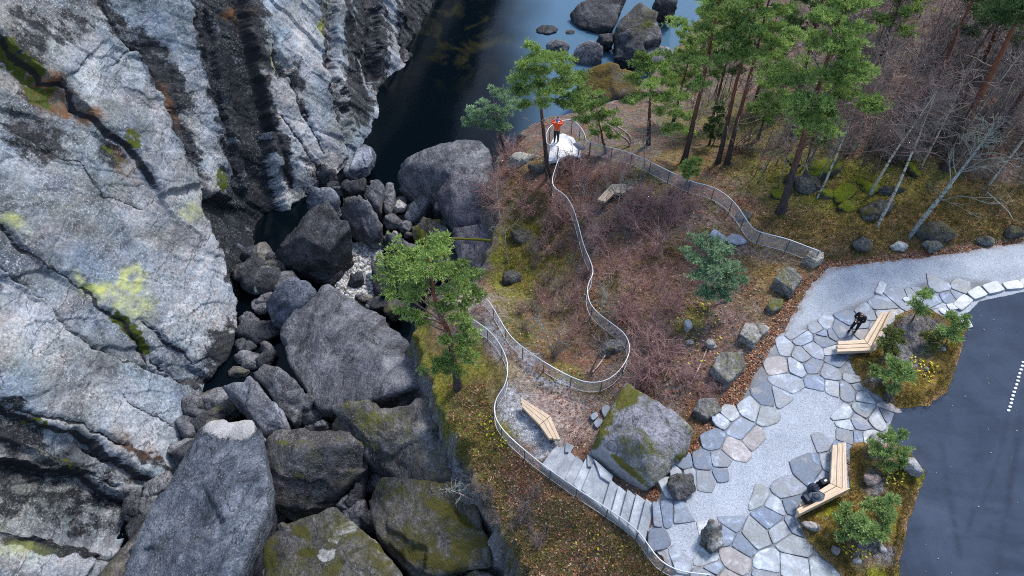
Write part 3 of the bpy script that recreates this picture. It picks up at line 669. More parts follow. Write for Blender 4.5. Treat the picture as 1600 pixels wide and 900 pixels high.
# slabs: outline in the photograph, how far each stands out (m), how it tilts across (m per 100 px right, down), shade of its stone
SLABS = [
 ([(-80,-80),(150,-80),(155,5),(185,55),(222,90),(255,160),(290,232),(310,290),(250,302),(205,238),(150,190),(100,137),(45,105),(0,62),(-80,20)], .30, -.10, .12, .88),
 ([(100,128),(165,62),(215,95),(250,165),(285,240),(240,236),(205,232),(150,188)], .16, -.1, .1, 1.1),
 ([(-80,30),(0,70),(45,112),(100,145),(150,198),(205,246),(250,308),(318,300),(345,365),(362,430),(372,480),(352,560),(318,597),(300,572),(270,545),(240,517),(215,498),(190,512),(145,460),(110,430),(70,400),(33,370),(0,335),(-80,280)], -.15, .12, .10, .87),
 ([(205,246),(250,308),(318,300),(345,365),(362,430),(372,480),(352,560),(318,597),(270,545),(240,517),(300,455),(320,380),(270,330)], .22, .1, .1, 1.2),
 ([(-80,285),(0,338),(70,403),(145,463),(200,515),(250,560),(305,600),(290,607),(240,577),(200,565),(140,530),(105,500),(33,428),(0,410),(-80,370)], -.30, .05, .15, .88),
 ([(-80,375),(0,413),(105,503),(165,548),(240,580),(305,612),(312,650),(298,680),(268,768),(200,730),(150,690),(100,672),(60,652),(0,625),(-80,590)], .12, .10, .12, 1.15),
 ([(165,548),(240,580),(305,612),(312,650),(298,680),(240,650),(190,600)], .28, .1, .1, 1.0),
 ([(-80,600),(0,628),(100,675),(150,693),(200,733),(268,770),(235,785),(190,772),(120,728),(60,718),(0,712),(-80,700)], -.40, .1, .1, .86),
 ([(-10,652),(50,688),(100,710),(190,750),(268,764),(242,788),(195,770),(120,730),(50,702),(-10,674)], -.10, .1, .1, 1.15),
 ([(-80,700),(0,715),(120,732),(190,778),(185,800),(165,860),(90,846),(0,818),(-80,800)], -.7, .1, .25, .86),
 ([(190,772),(222,790),(215,812),(150,900),(130,960),(100,960),(160,865),(182,800)], -.30, .1, .1, 1.0),
 ([(-80,805),(0,825),(90,852),(150,868),(130,910),(60,1000),(-80,1000)], -.25, .1, .2, 1.1),
 ([(155,-80),(300,-80),(305,0),(335,110),(352,200),(365,270),(372,310),(318,300),(300,240),(262,160),(230,95),(190,55),(160,10)], -.05, .15, 0, .95),
 ([(157,0),(200,60),(268,70),(278,165),(318,268),(302,268),(262,165),(224,92),(182,55)], -.28, .05, 0, .76),
 ([(302,-80),(385,-80),(395,40),(415,110),(432,190),(448,300),(440,335),(420,345),(372,310),(352,200),(335,110)], -.75, -.1, 0, .72),
 ([(332,0),(346,10),(376,150),(398,290),(386,295),(360,170)], -.35, .1, 0, .95),
 ([(388,-80),(500,-80),(505,30),(515,120),(530,190),(545,240),(520,275),(480,300),(448,310),(435,195),(415,110)], .05, .12, .05, 1.1),
 ([(418,205),(468,212),(500,258),(490,300),(442,332),(428,272)], .30, .1, .1, 1.1),
 ([(428,55),(448,92),(456,108),(442,128),(426,90)], -.35, 0, 0, .8),
 ([(505,-80),(522,-80),(530,100),(550,190),(546,240),(530,190),(512,100)], -.50, 0, 0, .8),
 ([(522,-80),(556,-80),(564,90),(584,150),(592,180),(575,215),(552,200),(535,120)], .12, .1, .05, 1.12),
 ([(548,-80),(596,-80),(598,110),(590,132),(578,128),(562,60)], -.55, 0, 0, .75),
 ([(600,-80),(632,-80),(632,60),(628,105),(604,126),(598,60)], -.05, .1, 0, 1.05),
 ([(634,-80),(740,-80),(700,0),(664,60),(642,90)], -.60, 0, 0, .75),
 ([(318,300),(372,312),(440,340),(428,385),(392,480),(360,570),(340,600),(354,560),(374,480),(364,430),(346,365)], -.95, -.1, 0, .7),
]
yy = np.concatenate([np.arange(0, 62, .06), np.arange(62, 118, .5)]); tt = np.arange(-2.5, 30, .06)
SLOPE = R(64)
nrm0 = np.array([math.sin(SLOPE), 0, math.cos(SLOPE)])
def foot_x(y): return np.interp(y, _f[:, 1], _f[:, 0])
kern = np.exp(-np.linspace(-2, 2, 25) ** 2); kern /= kern.sum()
Yg, Tg = np.meshgrid(yy, tt, indexing='ij')
fx0 = foot_x(yy); ysm = np.arange(-8, 120, .1); fs = np.convolve(np.pad(foot_x(ysm), 12, 'edge'), kern, 'valid')
fsm2 = np.convolve(np.pad(foot_x(ysm), 60, 'edge'), np.hanning(121) / np.hanning(121).sum(), 'valid')
near_f, far_f = np.interp(Yg, ysm, fs), np.interp(Yg, ysm, fsm2)
bl = smooth(0, 7, Tg)
BX = near_f * (1 - bl) + far_f * bl - np.maximum(Tg, -3) * math.cos(SLOPE) - np.maximum(0, Tg - 22) ** 2 * .25
BZ = WATER - .6 + np.minimum(Tg, 22 + (Tg - 22) * .5) * math.sin(SLOPE)
B = np.stack([BX, Yg, BZ], -1)
def facets(Q, cell, seed):
    "every point takes the tilted plane of its nearest seed: flat broken faces with sharp steps between them"
    lo, hi = Q.reshape(-1, 2).min(0), Q.reshape(-1, 2).max(0); r = np.random.RandomState(seed)
    n = (np.ceil((hi - lo) / cell) + 1).astype(int)
    S = (lo + (np.stack(np.meshgrid(np.arange(n[0]), np.arange(n[1]), indexing='ij'), -1) + r.uniform(.05, .95, (*n, 2))) * cell)
    off = r.uniform(-.5, .5, n); tl = r.normal(0, .15 / cell, (*n, 2))
    I = np.floor((Q - lo) / cell).astype(int); best = np.full(Q.shape[:-1], 1e9); sec = best.copy(); val = np.zeros(Q.shape[:-1])
    for a in (-1, 0, 1):
        for b in (-1, 0, 1):
            i, j = np.clip(I[..., 0] + a, 0, n[0] - 1), np.clip(I[..., 1] + b, 0, n[1] - 1)
            d = Q - S[i, j]; dd = np.hypot(d[..., 0], d[..., 1]); v = off[i, j] + (d * tl[i, j]).sum(-1)
            m = dd < best; sec = np.where(m, best, np.minimum(sec, dd)); val = np.where(m, v, val); best = np.where(m, dd, best)
    return val, sec - best
def columns(px, py): return smooth(250, 420, px + .25 * (py - 150)) * smooth(480, 330, py)
disp = np.zeros(Yg.shape)
for it in range(1):
    P = B + disp[..., None] * nrm0
    px, py = proj(P)
    n_a = fbm(B * .5, 3)
    qx, qy = px + 5 * fbm(B * .9 + 3, 5, .6), py + 5 * fbm(B * .9 + 60, 5, .6)
    D = np.zeros(Yg.shape); crackmask = np.zeros(Yg.shape)
    vis = (px > -300) & (px < 900) & (py > -300) & (py < 1200)
    for line, dep, wid, step, reach in CRACKS:
        d, side = seg_dist(line, qx, qy)
        ends = smooth(0, 25, np.minimum(np.hypot(qx - line[0][0], qy - line[0][1]) + 40 * (line[0][0] < 0 or line[0][1] < 0), np.hypot(qx - line[-1][0], qy - line[-1][1])) + 6)
        g = np.exp(-(d / (wid * .8)) ** 2) * ends
        D -= .7 * dep * g * (.65 + .5 * n_a); crackmask = np.maximum(crackmask, np.exp(-(d / (wid * .48)) ** 2) * ends)
        D -= .15 * step * smooth(-3, 4, d * side) * np.exp(-d / reach) * ends
    slab = np.zeros(Yg.shape); tone = np.ones(Yg.shape)
    for poly, off, tx, ty, tn in SLABS:
        pa = np.array(poly, float); lo, hi = pa.min(0) - 8, pa.max(0) + 8; m = (qx > lo[0]) & (qx < hi[0]) & (qy > lo[1]) & (qy < hi[1])
        k = smooth(-2 - 2.5 * abs(off), 2 + 2.5 * abs(off), signed(poly, qx[m], qy[m])); cx, cy = pa.mean(0)
        slab[m] = slab[m] * (1 - k) + k * (off + tx * (qx[m] - cx) / 100 + ty * (qy[m] - cy) / 100); tone[m] = tone[m] * (1 - k) + k * tn
    D += slab
    col = columns(px, py)
    # layers running down to the right, upright ribs further up the gorge
    u = (Tg * .80 - Yg * .6); w = (Tg * .6 + Yg * .80)
    wd, ud = w + .18 * fbm(B * .45 + 11, 3), u + .25 * fbm(B * .4 + 44, 3)
    fac, edge = facets(np.stack([wd, ud * .42], -1), 2.6, 3)
    fac2, _ = facets(np.stack([wd * 1.1 + .1 * fbm(B * 2, 2), ud * .3], -1), .8, 6)
    fr, _ = facets(np.stack([Yg + .25 * Tg + .3 * fbm(B * .6 + 5, 3), Tg * .16], -1), 1.1, 8)
    rib = fbm(np.stack([Yg * .55 + .16 * Tg, Tg * .07, B[..., 0] * .1 + 7], -1), 3)
    D += (1 - col) * (.20 * fac + .09 * fac2) + col * (.26 * rib + .26 * fr)
    D += .05 * fbm(B * 1.1, 4) + .018 * fbm(B * 6, 3)
    disp = D
P = B + disp[..., None] * nrm0
P[..., 1] += .15 * fbm(B * .8 + 90, 3)
px, py = proj(B)
qx, qy = px + 9 * fbm(B * 1.2 + 13, 4), py + 9 * fbm(B * 1.2 + 33, 4)
def blob(bx, by, rx, ry, rot=0, p=1.6):
    c, s = math.cos(R(rot)), math.sin(R(rot)); dx, dy = qx - bx, qy - by
    return np.exp(-(((dx * c + dy * s) / rx) ** 2 + ((-dx * s + dy * c) / ry) ** 2) ** p)
def total(L): 
    o = np.zeros(Yg.shape)
    for q in L: o = np.maximum(o, q[5] * blob(*q[:5]) if len(q) > 5 else blob(*q))
    return o
# black water stains
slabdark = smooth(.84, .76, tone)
streak = fbm(np.stack([Yg * 1.6 + .5 * Tg, Tg * .14, 0 * Tg], -1), 4)
dark = total([(255,115,26,95,-32,.9),(175,25,22,60,-35,.8),(335,60,28,120,-8,1),(365,170,34,150,-10,1),(395,60,30,160,-6,1),(385,330,45,80,-20,.95),(430,200,14,110,-14,.9),(300,240,18,60,-25,.7),
 (470,130,10,60,-10,.6),(515,80,9,110,-8,.8),(555,60,13,130,-6,.95),(560,150,20,60,-10,.9),(595,50,18,150,-2,1),(640,20,24,90,-4,1),(655,60,20,70,-5,.8),(480,265,26,40,-30,.5),
 (365,400,22,110,-12,1),(340,560,34,70,20,.9),(390,480,20,60,0,.8),(110,745,150,44,16,.72),(30,670,70,26,20,.85),(130,800,90,34,8,.6),(20,770,80,60,0,.6),(90,855,90,13,8,1),(35,645,40,16,28,.8),(100,50,60,40,-40,.55),(40,60,50,60,-40,.65),(65,150,60,35,-35,.5),(70,215,60,40,25,.7),(180,240,30,18,40,.8),(225,720,50,12,35,.7),(310,660,40,24,20,.7)])
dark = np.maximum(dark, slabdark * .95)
dark = np.clip(dark * (.95 + .55 * streak + .4 * fbm(B * 1.7 + 8, 3)), 0, 1)
pale = total([(300,480,80,110,-30,1),(250,290,70,60,30,.6),(60,520,90,50,30,.8),(330,420,50,60,0,.9),(200,640,90,40,30,.8),(440,170,30,70,-10,.9),(470,60,24,80,-8,.8),(490,230,40,60,-20,.9),(430,270,26,60,-20,.9),(575,60,10,90,-8,.8),(545,140,10,50,-20,.9),(615,65,12,70,-12,.7),(270,170,14,60,-25,.6),(300,140,20,90,-22,.6),(110,60,50,50,-40,.5),(60,870,80,24,5,.9),(150,750,120,12,24,.6),(230,700,60,26,30,.9),(205,790,24,30,20,.7)])
pale = np.clip(pale * (.9 + .6 * fbm(B * .9 + 77, 4)), 0, 1)
yel = total([(205,440,20,20,0,1),(150,450,30,7,32,.8),(180,465,40,16,20,.5),(434,97,4,14,0,1),(505,45,8,14,0,.6),(30,345,26,12,30,.5),(300,330,18,16,0,.35),(40,860,50,14,0,.3),(215,478,30,26,0,.4)])
yel = np.clip(yel * (.8 + .9 * fbm(B * 2 + 7, 3)), 0, 1)
moss = np.clip(total([(200,507,7,36,-38,1.2),(215,530,7,26,-38,1),(345,285,14,14,0,.8),(30,95,14,50,-50,.9),(205,220,16,14,0,.8),(70,140,12,40,-45,.8),(290,690,18,14,0,.4),(100,715,60,6,28,.5),(62,660,20,5,30,.7),(180,235,30,8,40,.6)]) * (1 + 1.0 * fbm(B * 3 + 2, 3)), 0, 1)
rust = np.clip(total([(75,140,20,40,-45,.9),(140,180,20,18,0,1),(115,165,24,14,40,.8),(205,700,50,12,30,.5),(265,160,8,40,-25,.6),(385,15,18,10,0,.6),(520,60,6,40,-6,.4),(205,260,10,60,-35,.3)]) * (.9 + .9 * fbm(B * 2.4 + 22, 3)), 0, 1)
def cliff_mat():
    k = NB('cliff_gneiss', .8, .15)
    A, B_ = k.attr('stain', 'Color'), k.attr('growth', 'Color')
    sa = k.n.new('ShaderNodeSeparateColor'); k.l.new(A, sa.inputs[0]); sb = k.n.new('ShaderNodeSeparateColor'); k.l.new(B_, sb.inputs[0])
    fol = k.noise(1.0, 10, .72, k.mapping((.9, .75, 1.5), (.75, .1, 0)), .5)
    band = k.noise(.7, 9, .68, k.mapping((.8, .5, 1.9), (.72, 0, 0)), 1.2)
    big = k.noise(.28, 6, .62, dist=.6); fine = k.noise(9, 9, .78)
    g = k.math('ADD', k.math('ADD', k.math('MULTIPLY', fol, .3), k.math('MULTIPLY', band, .3)), k.math('MULTIPLY', big, .4))
    c = k.ramp(g, [(.36, (.045, .052, .068)), (.45, (.12, .135, .16)), (.53, (.22, .24, .265)), (.64, (.38, .395, .41))])
    c = k.mix(k.ramp(k.noise(.4, 5, .6), [(.48, 0), (.66, .5)]), c, (.19, .21, .18), 'MIX')
    pn = k.noise(.21, 5, .6, dist=.8); po = k.noise(.26, 5, .62, k.mapping((1, 1, 1), (1, 2, .5)), .8)
    c = k.mix(1, c, k.ramp(pn, [(.38, (.88, .98, 1.1)), (.5, (1, 1, 1)), (.62, (1.15, 1.0, .9))]), 'MULTIPLY')
    c = k.mix(1, c, k.ramp(po, [(.40, (.62, .64, .62)), (.52, (1, 1, 1)), (.64, (1.15, 1.15, 1.12))]), 'MULTIPLY')
    # pale scoured faces, with rosy and ochre veins
    c = k.mix(k.math('MULTIPLY', sa.outputs[1], .6), c, k.ramp(band, [(.34, (.24, .265, .29)), (.48, (.37, .385, .395)), (.58, (.36, .31, .285)), (.68, (.50, .505, .51))]))
    c = k.mix(1, c, k.attr('tone', 'Color'), 'MULTIPLY')
    c = k.mix(1, c, k.ramp(fine, [(.32, .38), (.5, 1.0), (.68, 1.6)]), 'MULTIPLY')
    v = k.noise(.6, 6, .55, k.mapping((1.3, .5, 1.2), (1.6, .3, .4)), 1.0)
    c = k.mix(k.ramp(v, [(.494, 0), (.499, .35), (.501, .35), (.506, 0)]), c, (.5, .51, .52))
    j = k.noise(.36, 6, .5, k.mapping((.8, .5, 1.9), (.72, .2, .1)), .5)
    c = k.mix(k.ramp(j, [(.4945, 0), (.498, .9), (.502, .9), (.5055, 0)]), c, (.03, .032, .04))
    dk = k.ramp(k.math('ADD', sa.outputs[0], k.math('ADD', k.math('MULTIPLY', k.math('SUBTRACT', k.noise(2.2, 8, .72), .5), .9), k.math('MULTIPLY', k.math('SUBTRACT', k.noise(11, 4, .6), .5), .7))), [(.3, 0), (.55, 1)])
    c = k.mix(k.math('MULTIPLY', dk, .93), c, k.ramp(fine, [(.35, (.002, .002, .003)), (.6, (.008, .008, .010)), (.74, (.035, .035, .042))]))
    # crustose lichen flecks
    lm = k.ramp(k.noise(.6, 5, .65), [(.4, 0), (.58, 1)])
    s1 = k.math('MULTIPLY', k.ramp(k.noise(10, 4, .65), [(.57, 0), (.61, 1)]), lm)
    nd = k.math('SUBTRACT', 1.0, k.math('MULTIPLY', dk, .6))
    c = k.mix(k.math('MULTIPLY', k.math('MULTIPLY', s1, nd), .6), c, (.44, .47, .48))
    s2 = k.math('MULTIPLY', k.ramp(k.noise(20, 2, .5), [(.68, 0), (.72, 1)]), k.ramp(k.noise(.9, 3), [(.38, 0), (.55, 1)]))
    c = k.mix(k.math('MULTIPLY', k.math('MULTIPLY', s2, nd), .75), c, (.62, .63, .62))
    d1 = k.math('MULTIPLY', k.ramp(k.noise(6, 7, .75), [(.50, 0), (.60, 1)]), k.ramp(k.noise(.4, 5, .65, dist=1), [(.42, 0), (.58, 1)]))
    c = k.mix(k.math('MULTIPLY', d1, .75), c, (.04, .045, .05))
    c = k.mix(k.math('MULTIPLY', sb.outputs[0], .8), c, (.50, .52, .13))
    c = k.mix(k.math('MULTIPLY', sb.outputs[2], .85), c, k.mix(fine, (.06, .022, .006), (.22, .10, .03)))
    c = k.mix(k.ramp(sb.outputs[1], [(.3, 0), (.55, 1)]), c, k.mix(fine, (.012, .022, .004), (.085, .10, .015)))
    c = k.mix(k.ramp(k.math('ADD', sa.outputs[2], k.math('MULTIPLY', k.math('SUBTRACT', fine, .5), .5)), [(.42, 0), (.62, .92)]), c, (.012, .012, .015))
    h = k.math('ADD', k.math('MULTIPLY', fol, .8), k.math('MULTIPLY', k.noise(4, 10, .72), .7))
    n = k.bump(h, .8, .075); n = k.bump(k.noise(20, 6, .7), .5, .03, n)
    return k.done(c, n, k.ramp(dk, [(0, .8), (1, .55)]))
sh = lambda a: a.ravel()
struct(link('cliff', mesh_from('cliff', P.reshape(-1, 3), grid_faces(len(yy), len(tt))[:, ::-1].copy(), cliff_mat(),
      {'stain': np.stack([sh(dark), sh(pale), sh(crackmask)], -1), 'growth': np.stack([sh(yel), sh(moss), sh(rust)], -1), 'tone': np.stack([sh(tone)] * 3, -1)}, True)),
      'pale grey cracked and water-stained cliff wall of the gorge', 'cliff')
# the gorge wall goes on beyond the top of the picture and darkens the water
hx = np.linspace(-60, 8, 60); hz = np.linspace(-14, 60, 40); HX, HZ = np.meshgrid(hx, hz, indexing='ij')
HZ = -14 + (HZ + 14) * (.12 + .88 * smooth(4, -22, HX + 2.5 * fbm(np.stack([HX * .2, HZ * .1, HX * 0], -1), 3)))
HY = 84 + .25 * (HX + 10) * (HX < 0) * -1 + (HZ + 10) * .25 + 2.5 * fbm(np.stack([HX * .12, HZ * .1, HX * 0], -1), 4)
struct(link('mountain', mesh_from('mountain', np.stack([HX, HY, HZ], -1).reshape(-1, 3), grid_faces(60, 40), MAT['rock_dark'], None, True)), 'dark rock wall closing the gorge upstream', 'mountain')

# ================================================================== BOULDERS
_ico = {}
def ico(n):
    if n not in _ico:
        bm = bmesh.new(); bmesh.ops.create_icosphere(bm, subdivisions=n, radius=1)
        bm.verts.ensure_lookup_table()
        _ico[n] = (np.array([v.co[:] for v in bm.verts]), np.array([[v.index for v in f.verts] for f in bm.faces])); bm.free()
    return _ico[n]
def boulder_mesh(pts, sub=5, sharp=26, amp=.022, mat=None, seed=0, name='boulder', fold=0, chip=.09, mossb=(), paleb=()):
    pts = np.asarray(pts, float)
    bm = bmesh.new()
    for p in pts: bm.verts.new(p)
    bmesh.ops.convex_hull(bm, input=bm.verts)
    bm.normal_update()
    c = pts.mean(0); N, D = [], []
    for f in bm.faces:
        n = np.array(f.normal); d = n @ (np.array(f.verts[0].co) - c)
        if d < 0: n, d = -n, -d
        if f.calc_area() > 1e-5: N.append(n); D.append(max(d, .02))
    bm.free(); N, D = np.array(N), np.array(D)
    # merge nearly equal planes so that p-norm does not round flat faces
    keep = []
    for i in np.argsort(D):
        if all(N[i] @ N[j] < .985 or abs(D[i] - D[j]) > .12 * D[j] for j in keep): keep.append(i)
    N, D = N[keep], D[keep]
    U, F = ico(sub)
    sharp = sharp * 1.5
    q = np.maximum(0, U @ N.T / D[None]) ** sharp
    r = q.sum(1) ** (-1 / sharp)
    size = np.median(r)
    V = c + U * r[:, None]; S = V / max(size, .05)
    dn = amp * (fbm(S * 1.3 + seed * 3.1, 5, .55) * 1.3 + .7 * (ridged(S * 1.1 + seed, 3) - .3))
    if fold: dn += fold * fbm(np.stack([S[:, 0] * .6 + S[:, 2], S[:, 1] * 3.2 + S[:, 0], S[:, 2] * 2.], -1) + seed, 3)
    # broken facets: every point takes the plane of its nearest seed
    rr = np.random.RandomState(int(seed) % 9999 + 1); ns = 26; sd_ = rr.uniform(-1.3, 1.3, (ns, 3)); of = rr.uniform(-.6, .6, ns); tl = rr.normal(0, .45, (ns, 3))
    Sw = S + .06 * np.stack([fbm(S * 1.5 + seed, 2), fbm(S * 1.5 + 40, 2), fbm(S * 1.5 + 80, 2)], -1); Sw = (Sw - (V.mean(0) / max(size, .05) if False else c / max(size, .05)))
    k = np.argmin(((Sw[:, None] - sd_[None]) ** 2).sum(-1), 1); dn = dn + chip * (of[k] + ((Sw - sd_[k]) * tl[k]).sum(-1))
    V = V + U * (dn * r)[:, None]
    at_ = {}
    if mossb or paleb:
        px, py = proj(V); w = 7 * fbm(V * 1.5, 3)
        for nm, bl_ in (('mossa', mossb), ('palea', paleb)):
            m = np.zeros(len(V))
            for bx, by, rx, ry, rot in bl_:
                ca, sa = math.cos(R(rot)), math.sin(R(rot)); dx, dy = px + w - bx, py + w - by
                m = np.maximum(m, np.exp(-(((dx * ca + dy * sa) / rx) ** 2 + ((-dx * sa + dy * ca) / ry) ** 2) ** 1.6))
            at_[nm] = m
    return mesh_from(name, V, F, mat, at_, True)
def drop(pts, zb=None, k=.82):
    pts = np.asarray(pts, float); c = pts.mean(0); b = pts.copy()
    b[:, :2] = c[:2] + (b[:, :2] - c[:2]) * k; b[:, 2] = (pts[:, 2].min() - .9) if zb is None else zb
    return np.concatenate([pts, b])
def boulder(name, label, pts, mat, zb=None, sub=5, amp=.03, sharp=26, k=.82, seed=None, group=None, cat='boulder', fold=0, chip=.09, mossb=(), paleb=()):
    W = np.array([at(*q) for q in pts])
    W = drop(W, zb, k)
    o = link(name, boulder_mesh(W, sub, sharp, amp, MAT[mat], len(label) if seed is None else seed, name, fold, chip, mossb, paleb))
    return tag(o, label, cat, group)
rb = random.Random(5)
def lump(name, label, px, py, z, rx, ry, rz, mat, rot=0.0, sub=4, amp=.05, sharp=14, n=11, cat='rock', group=None, seed=1):
    "an irregular stone of half-sizes rx, ry, rz (m) centred at a place of the photograph; z is its centre"
    r = random.Random(seed); c = at(px, py, z); pts = []
    for i in range(n * 2):
        u = np.array([r.gauss(0, 1) for _ in range(3)]); u /= np.linalg.norm(u)
        pts.append(u * r.uniform(.9, 1.08))
    pts = np.array(pts) * (rx, ry, rz); cs, sn = math.cos(rot), math.sin(rot)
    pts = np.stack([pts[:, 0] * cs - pts[:, 1] * sn, pts[:, 0] * sn + pts[:, 1] * cs, pts[:, 2]], -1) + c
    o = link(name, boulder_mesh(pts, sub, sharp, amp, MAT[mat], seed, name))
    return tag(o, label, cat, group)

# ---- the gorge, from the pool down to the front
boulder('boulder', 'broad rounded grey boulder at the edge of the dark pool, largest one there', [(613,268,-8.6),(628,250,-7.6),(655,236,-6.6),(695,222,-5.8),(733,214,-5.6),(765,226,-5.6),(778,290,-5.4),(735,312,-6),(690,300,-7),(650,297,-8),(622,292,-8.8),(690,255,-5.3)], 'rock_grey', -11.5, 6, .035, 12)
boulder('boulder', 'purple-grey rounded boulder under bare shrubs, left of the knoll', [(682,305,-6.6),(700,268,-5.4),(738,262,-4.9),(772,280,-4.8),(775,335,-5.1),(735,350,-5.8),(700,345,-6.6)], 'rock_purple', -10.5, 5, .04, 12)
boulder('boulder', 'purple-grey ledge boulder below the knoll slope, beside the mossy fallen log', [(705,358,-6.4),(745,350,-5.7),(790,355,-5.2),(800,400,-5.2),(760,430,-5.6),(722,415,-6.6)], 'rock_purple', -10, 5, .06, 14)
boulder('boulder', 'long smooth grey stone leaning under the rounded boulder', [(630,337,-9.2),(640,318,-8.6),(667,293,-7.9),(676,305,-7.9),(650,343,-9),(638,347,-9.3)], 'rock_grey', -10.5, 4, .04, mossb=[(640,335,10,12,0)])
boulder('boulder', 'mossy lichen-spotted boulder above the green pine crown', [(642,350,-8.4),(660,335,-7.8),(690,338,-7.2),(705,352,-7.2),(698,385,-7.6),(665,388,-8.6),(645,372,-8.8)], 'rock_drymoss', -10.5, 5, .06, 14, mossb=[(655,370,14,20,0),(690,345,16,6,0)])
boulder('boulder', 'pale flat-topped stone lying next to the pine crown', [(597,362,-9),(606,359,-8.8),(655,386,-8.3),(646,398,-8.4),(604,374,-9.1)], 'rock_grey', -10.2, 4, .05)
boulder('boulder', 'upright squared grey block at the head of the boulder jam', [(580,277,-7.7),(600,287,-7.6),(591,325,-8.4),(572,308,-8.2)], 'rock_grey', -10.4, 4, .04)
boulder('boulder', 'narrow grey block wedged next to the upright squared block', [(601,284,-8),(613,284,-8),(617,303,-8.3),(608,332,-8.8),(598,322,-8.8)], 'rock_grey', -10.4, 4, .05)
lump('rock', 'white speckled round stone below the wedged block', 625, 323, -8.9, .46, .46, .5, 'rock_pale', sub=4, seed=3)
lump('rock', 'rounded grey stone with a mossy flank beside the big wrinkled block', 612, 347, -9.1, .75, .5, .6, 'rock_grey', seed=4)
lump('rock', 'small angular grey stone next to the mossy lichen boulder', 633, 354, -9.3, .5, .5, .5, 'rock_grey', seed=8)
lump('rock', 'small pale cobble between the rounded stones', 617, 366, -9.5, .25, .22, .25, 'rock_pale', sub=3, seed=9)
lump('rock', 'small brownish stone left of the mossy lichen boulder', 638, 368, -9.3, .3, .28, .3, 'rock_drymoss', sub=3, seed=10)
boulder('boulder', 'big wrinkled grey block with a dark left face', [(528,313,-7.6),(560,306,-7.0),(582,318,-7.1),(599,344,-7.6),(597,361,-8.1),(582,374,-8.7),(556,358,-8.7),(534,341,-8.4)], 'rock_grey', -10.6, 5, .035, fold=.012)
boulder('boulder', 'pale crackled rock below the cliff ribs', [(473,312,-8.6),(484,293,-7.9),(517,290,-7.9),(531,301,-8.1),(522,322,-8.7),(484,326,-9)], 'rock_blue', -10.4, 4, .07)
boulder('boulder', 'dark glistening flat rock at the outlet of the pool', [(534,281,-8.6),(572,278,-8.4),(568,297,-8.7),(545,300,-8.9),(532,292,-8.9)], 'rock_dark', -10.4, 4, .08)
lump('boulder', 'grey ridged rock at the foot of the cliff by the black pool', 566, 256, -8.9, .8, 1.7, 1.1, 'rock_blue', -.35, sub=5, amp=.05, sharp=20, cat='boulder', seed=61)
lump('boulder', 'smaller grey rock leaning on the cliff foot beside the ridged one', 550, 268, -9.2, .7, .9, .8, 'rock_grey', .3, sub=5, amp=.05, sharp=20, cat='boulder', seed=62)
boulder('boulder', 'dark rock tucked beneath the cliff ribs', [(492,272,-8.8),(505,258,-8.2),(524,262,-8.4),(528,280,-9),(505,290,-9.4)], 'rock_dark', -10.5, 4, .07)
boulder('boulder', 'huge dark angular boulder with a blue-grey top face', [(483,328,-6.6),(511,315,-6.3),(543,356,-6.6),(512,395,-7.3),(473,366,-6.9),(429,395,-8.7),(444,412,-9.1),(472,424,-9.3),(500,408,-8.9)], 'rock_dark', -10.2, 6, .02, 30, k=.9)
boulder('boulder', 'dark rock shelf beneath the huge angular boulder', [(478,425,-9.1),(505,410,-8.9),(532,408,-9),(536,425,-9.3),(520,445,-9.5),(495,438,-9.5)], 'rock_dark', -10.6, 4, .06)
boulder('boulder', 'black pointed rock standing on the pale pebble bed', [(541,445,-9.6),(552,420,-8.9),(566,416,-8.8),(566,436,-9.2),(554,449,-9.7)], 'rock_dark', -10.4, 4, .05)
boulder('boulder', 'dark brown block walling the pebble bed on the right', [(580,402,-8.8),(597,398,-8.4),(606,430,-8.4),(600,462,-8.8),(582,452,-9.2)], 'rock_dark', -10.6, 4, .06)
lump('rock', 'round green mossy rock below the pine crown', 617, 482, -9, .8, .7, .7, 'rock_moss', seed=12)
lump('rock', 'dark wet rock near the mossy round rock', 590, 475, -9.5, .7, .6, .5, 'rock_dark', seed=13)
lump('rock', 'dark stone half in shadow under the cliff corner', 412, 440, -9.4, 1.5, 1.0, .9, 'rock_dark', seed=14)
lump('rock', 'dark low stone left of the faceted grey boulder', 395, 420, -9.6, 1.2, .9, .8, 'rock_dark', seed=15)
boulder('boulder', 'faceted grey boulder left of the great sloping slab', [(415,470,-8),(440,440,-7),(460,428,-6.8),(494,447,-7.2),(472,478,-7.4),(452,505,-8.6),(422,498,-8.7)], 'rock_blue', -10.6, 5, .035)
boulder('boulder', 'great sloping grey slab filling the middle of the gorge', [(470,470,-7.6),(511,438,-7.4),(548,462,-7.1),(594,497,-6.7),(636,514,-6.1),(662,560,-5.4),(672,606,-5.3),(610,622,-5.7),(515,641,-7),(455,578,-7.9),(440,520,-8.4),(540,530,-6.3)], 'rock_grey', -10.8, 6, .03, 24, fold=.012)
lump('rock', 'dark rock in the black water left of the great slab', 408, 520, -9.9, 1.5, 1.0, .7, 'rock_dark', seed=17)
lump('rock', 'brownish boulder under the shallow water beneath the cliff', 385, 555, -10.3, .6, .5, .4, 'rock_drymoss', seed=18)
boulder('boulder', 'blue-grey flat block tilted beside the rugged grey one', [(345,592,-7.3),(391,584,-7.0),(415,612,-6.7),(441,641,-6.7),(452,668,-6.9),(412,676,-7.4),(378,640,-7.6)], 'rock_blue', -10.4, 5, .03, fold=.01)
boulder('boulder', 'rugged grey boulder between the tilted block and the great slab', [(398,584,-7.2),(430,568,-6.6),(462,590,-6.3),(488,614,-6.6),(480,640,-7.2),(460,663,-7.5),(440,642,-7.2)], 'rock_grey', -10.4, 5, .06)
lump('rock', 'grey stone in the gap below the great slab', 492, 650, -8, .8, .6, .6, 'rock_grey', seed=19)
lump('rock', 'small grey stone wedged above the big ridged boulder', 503, 666, -7.6, .45, .35, .4, 'rock_grey', seed=20)
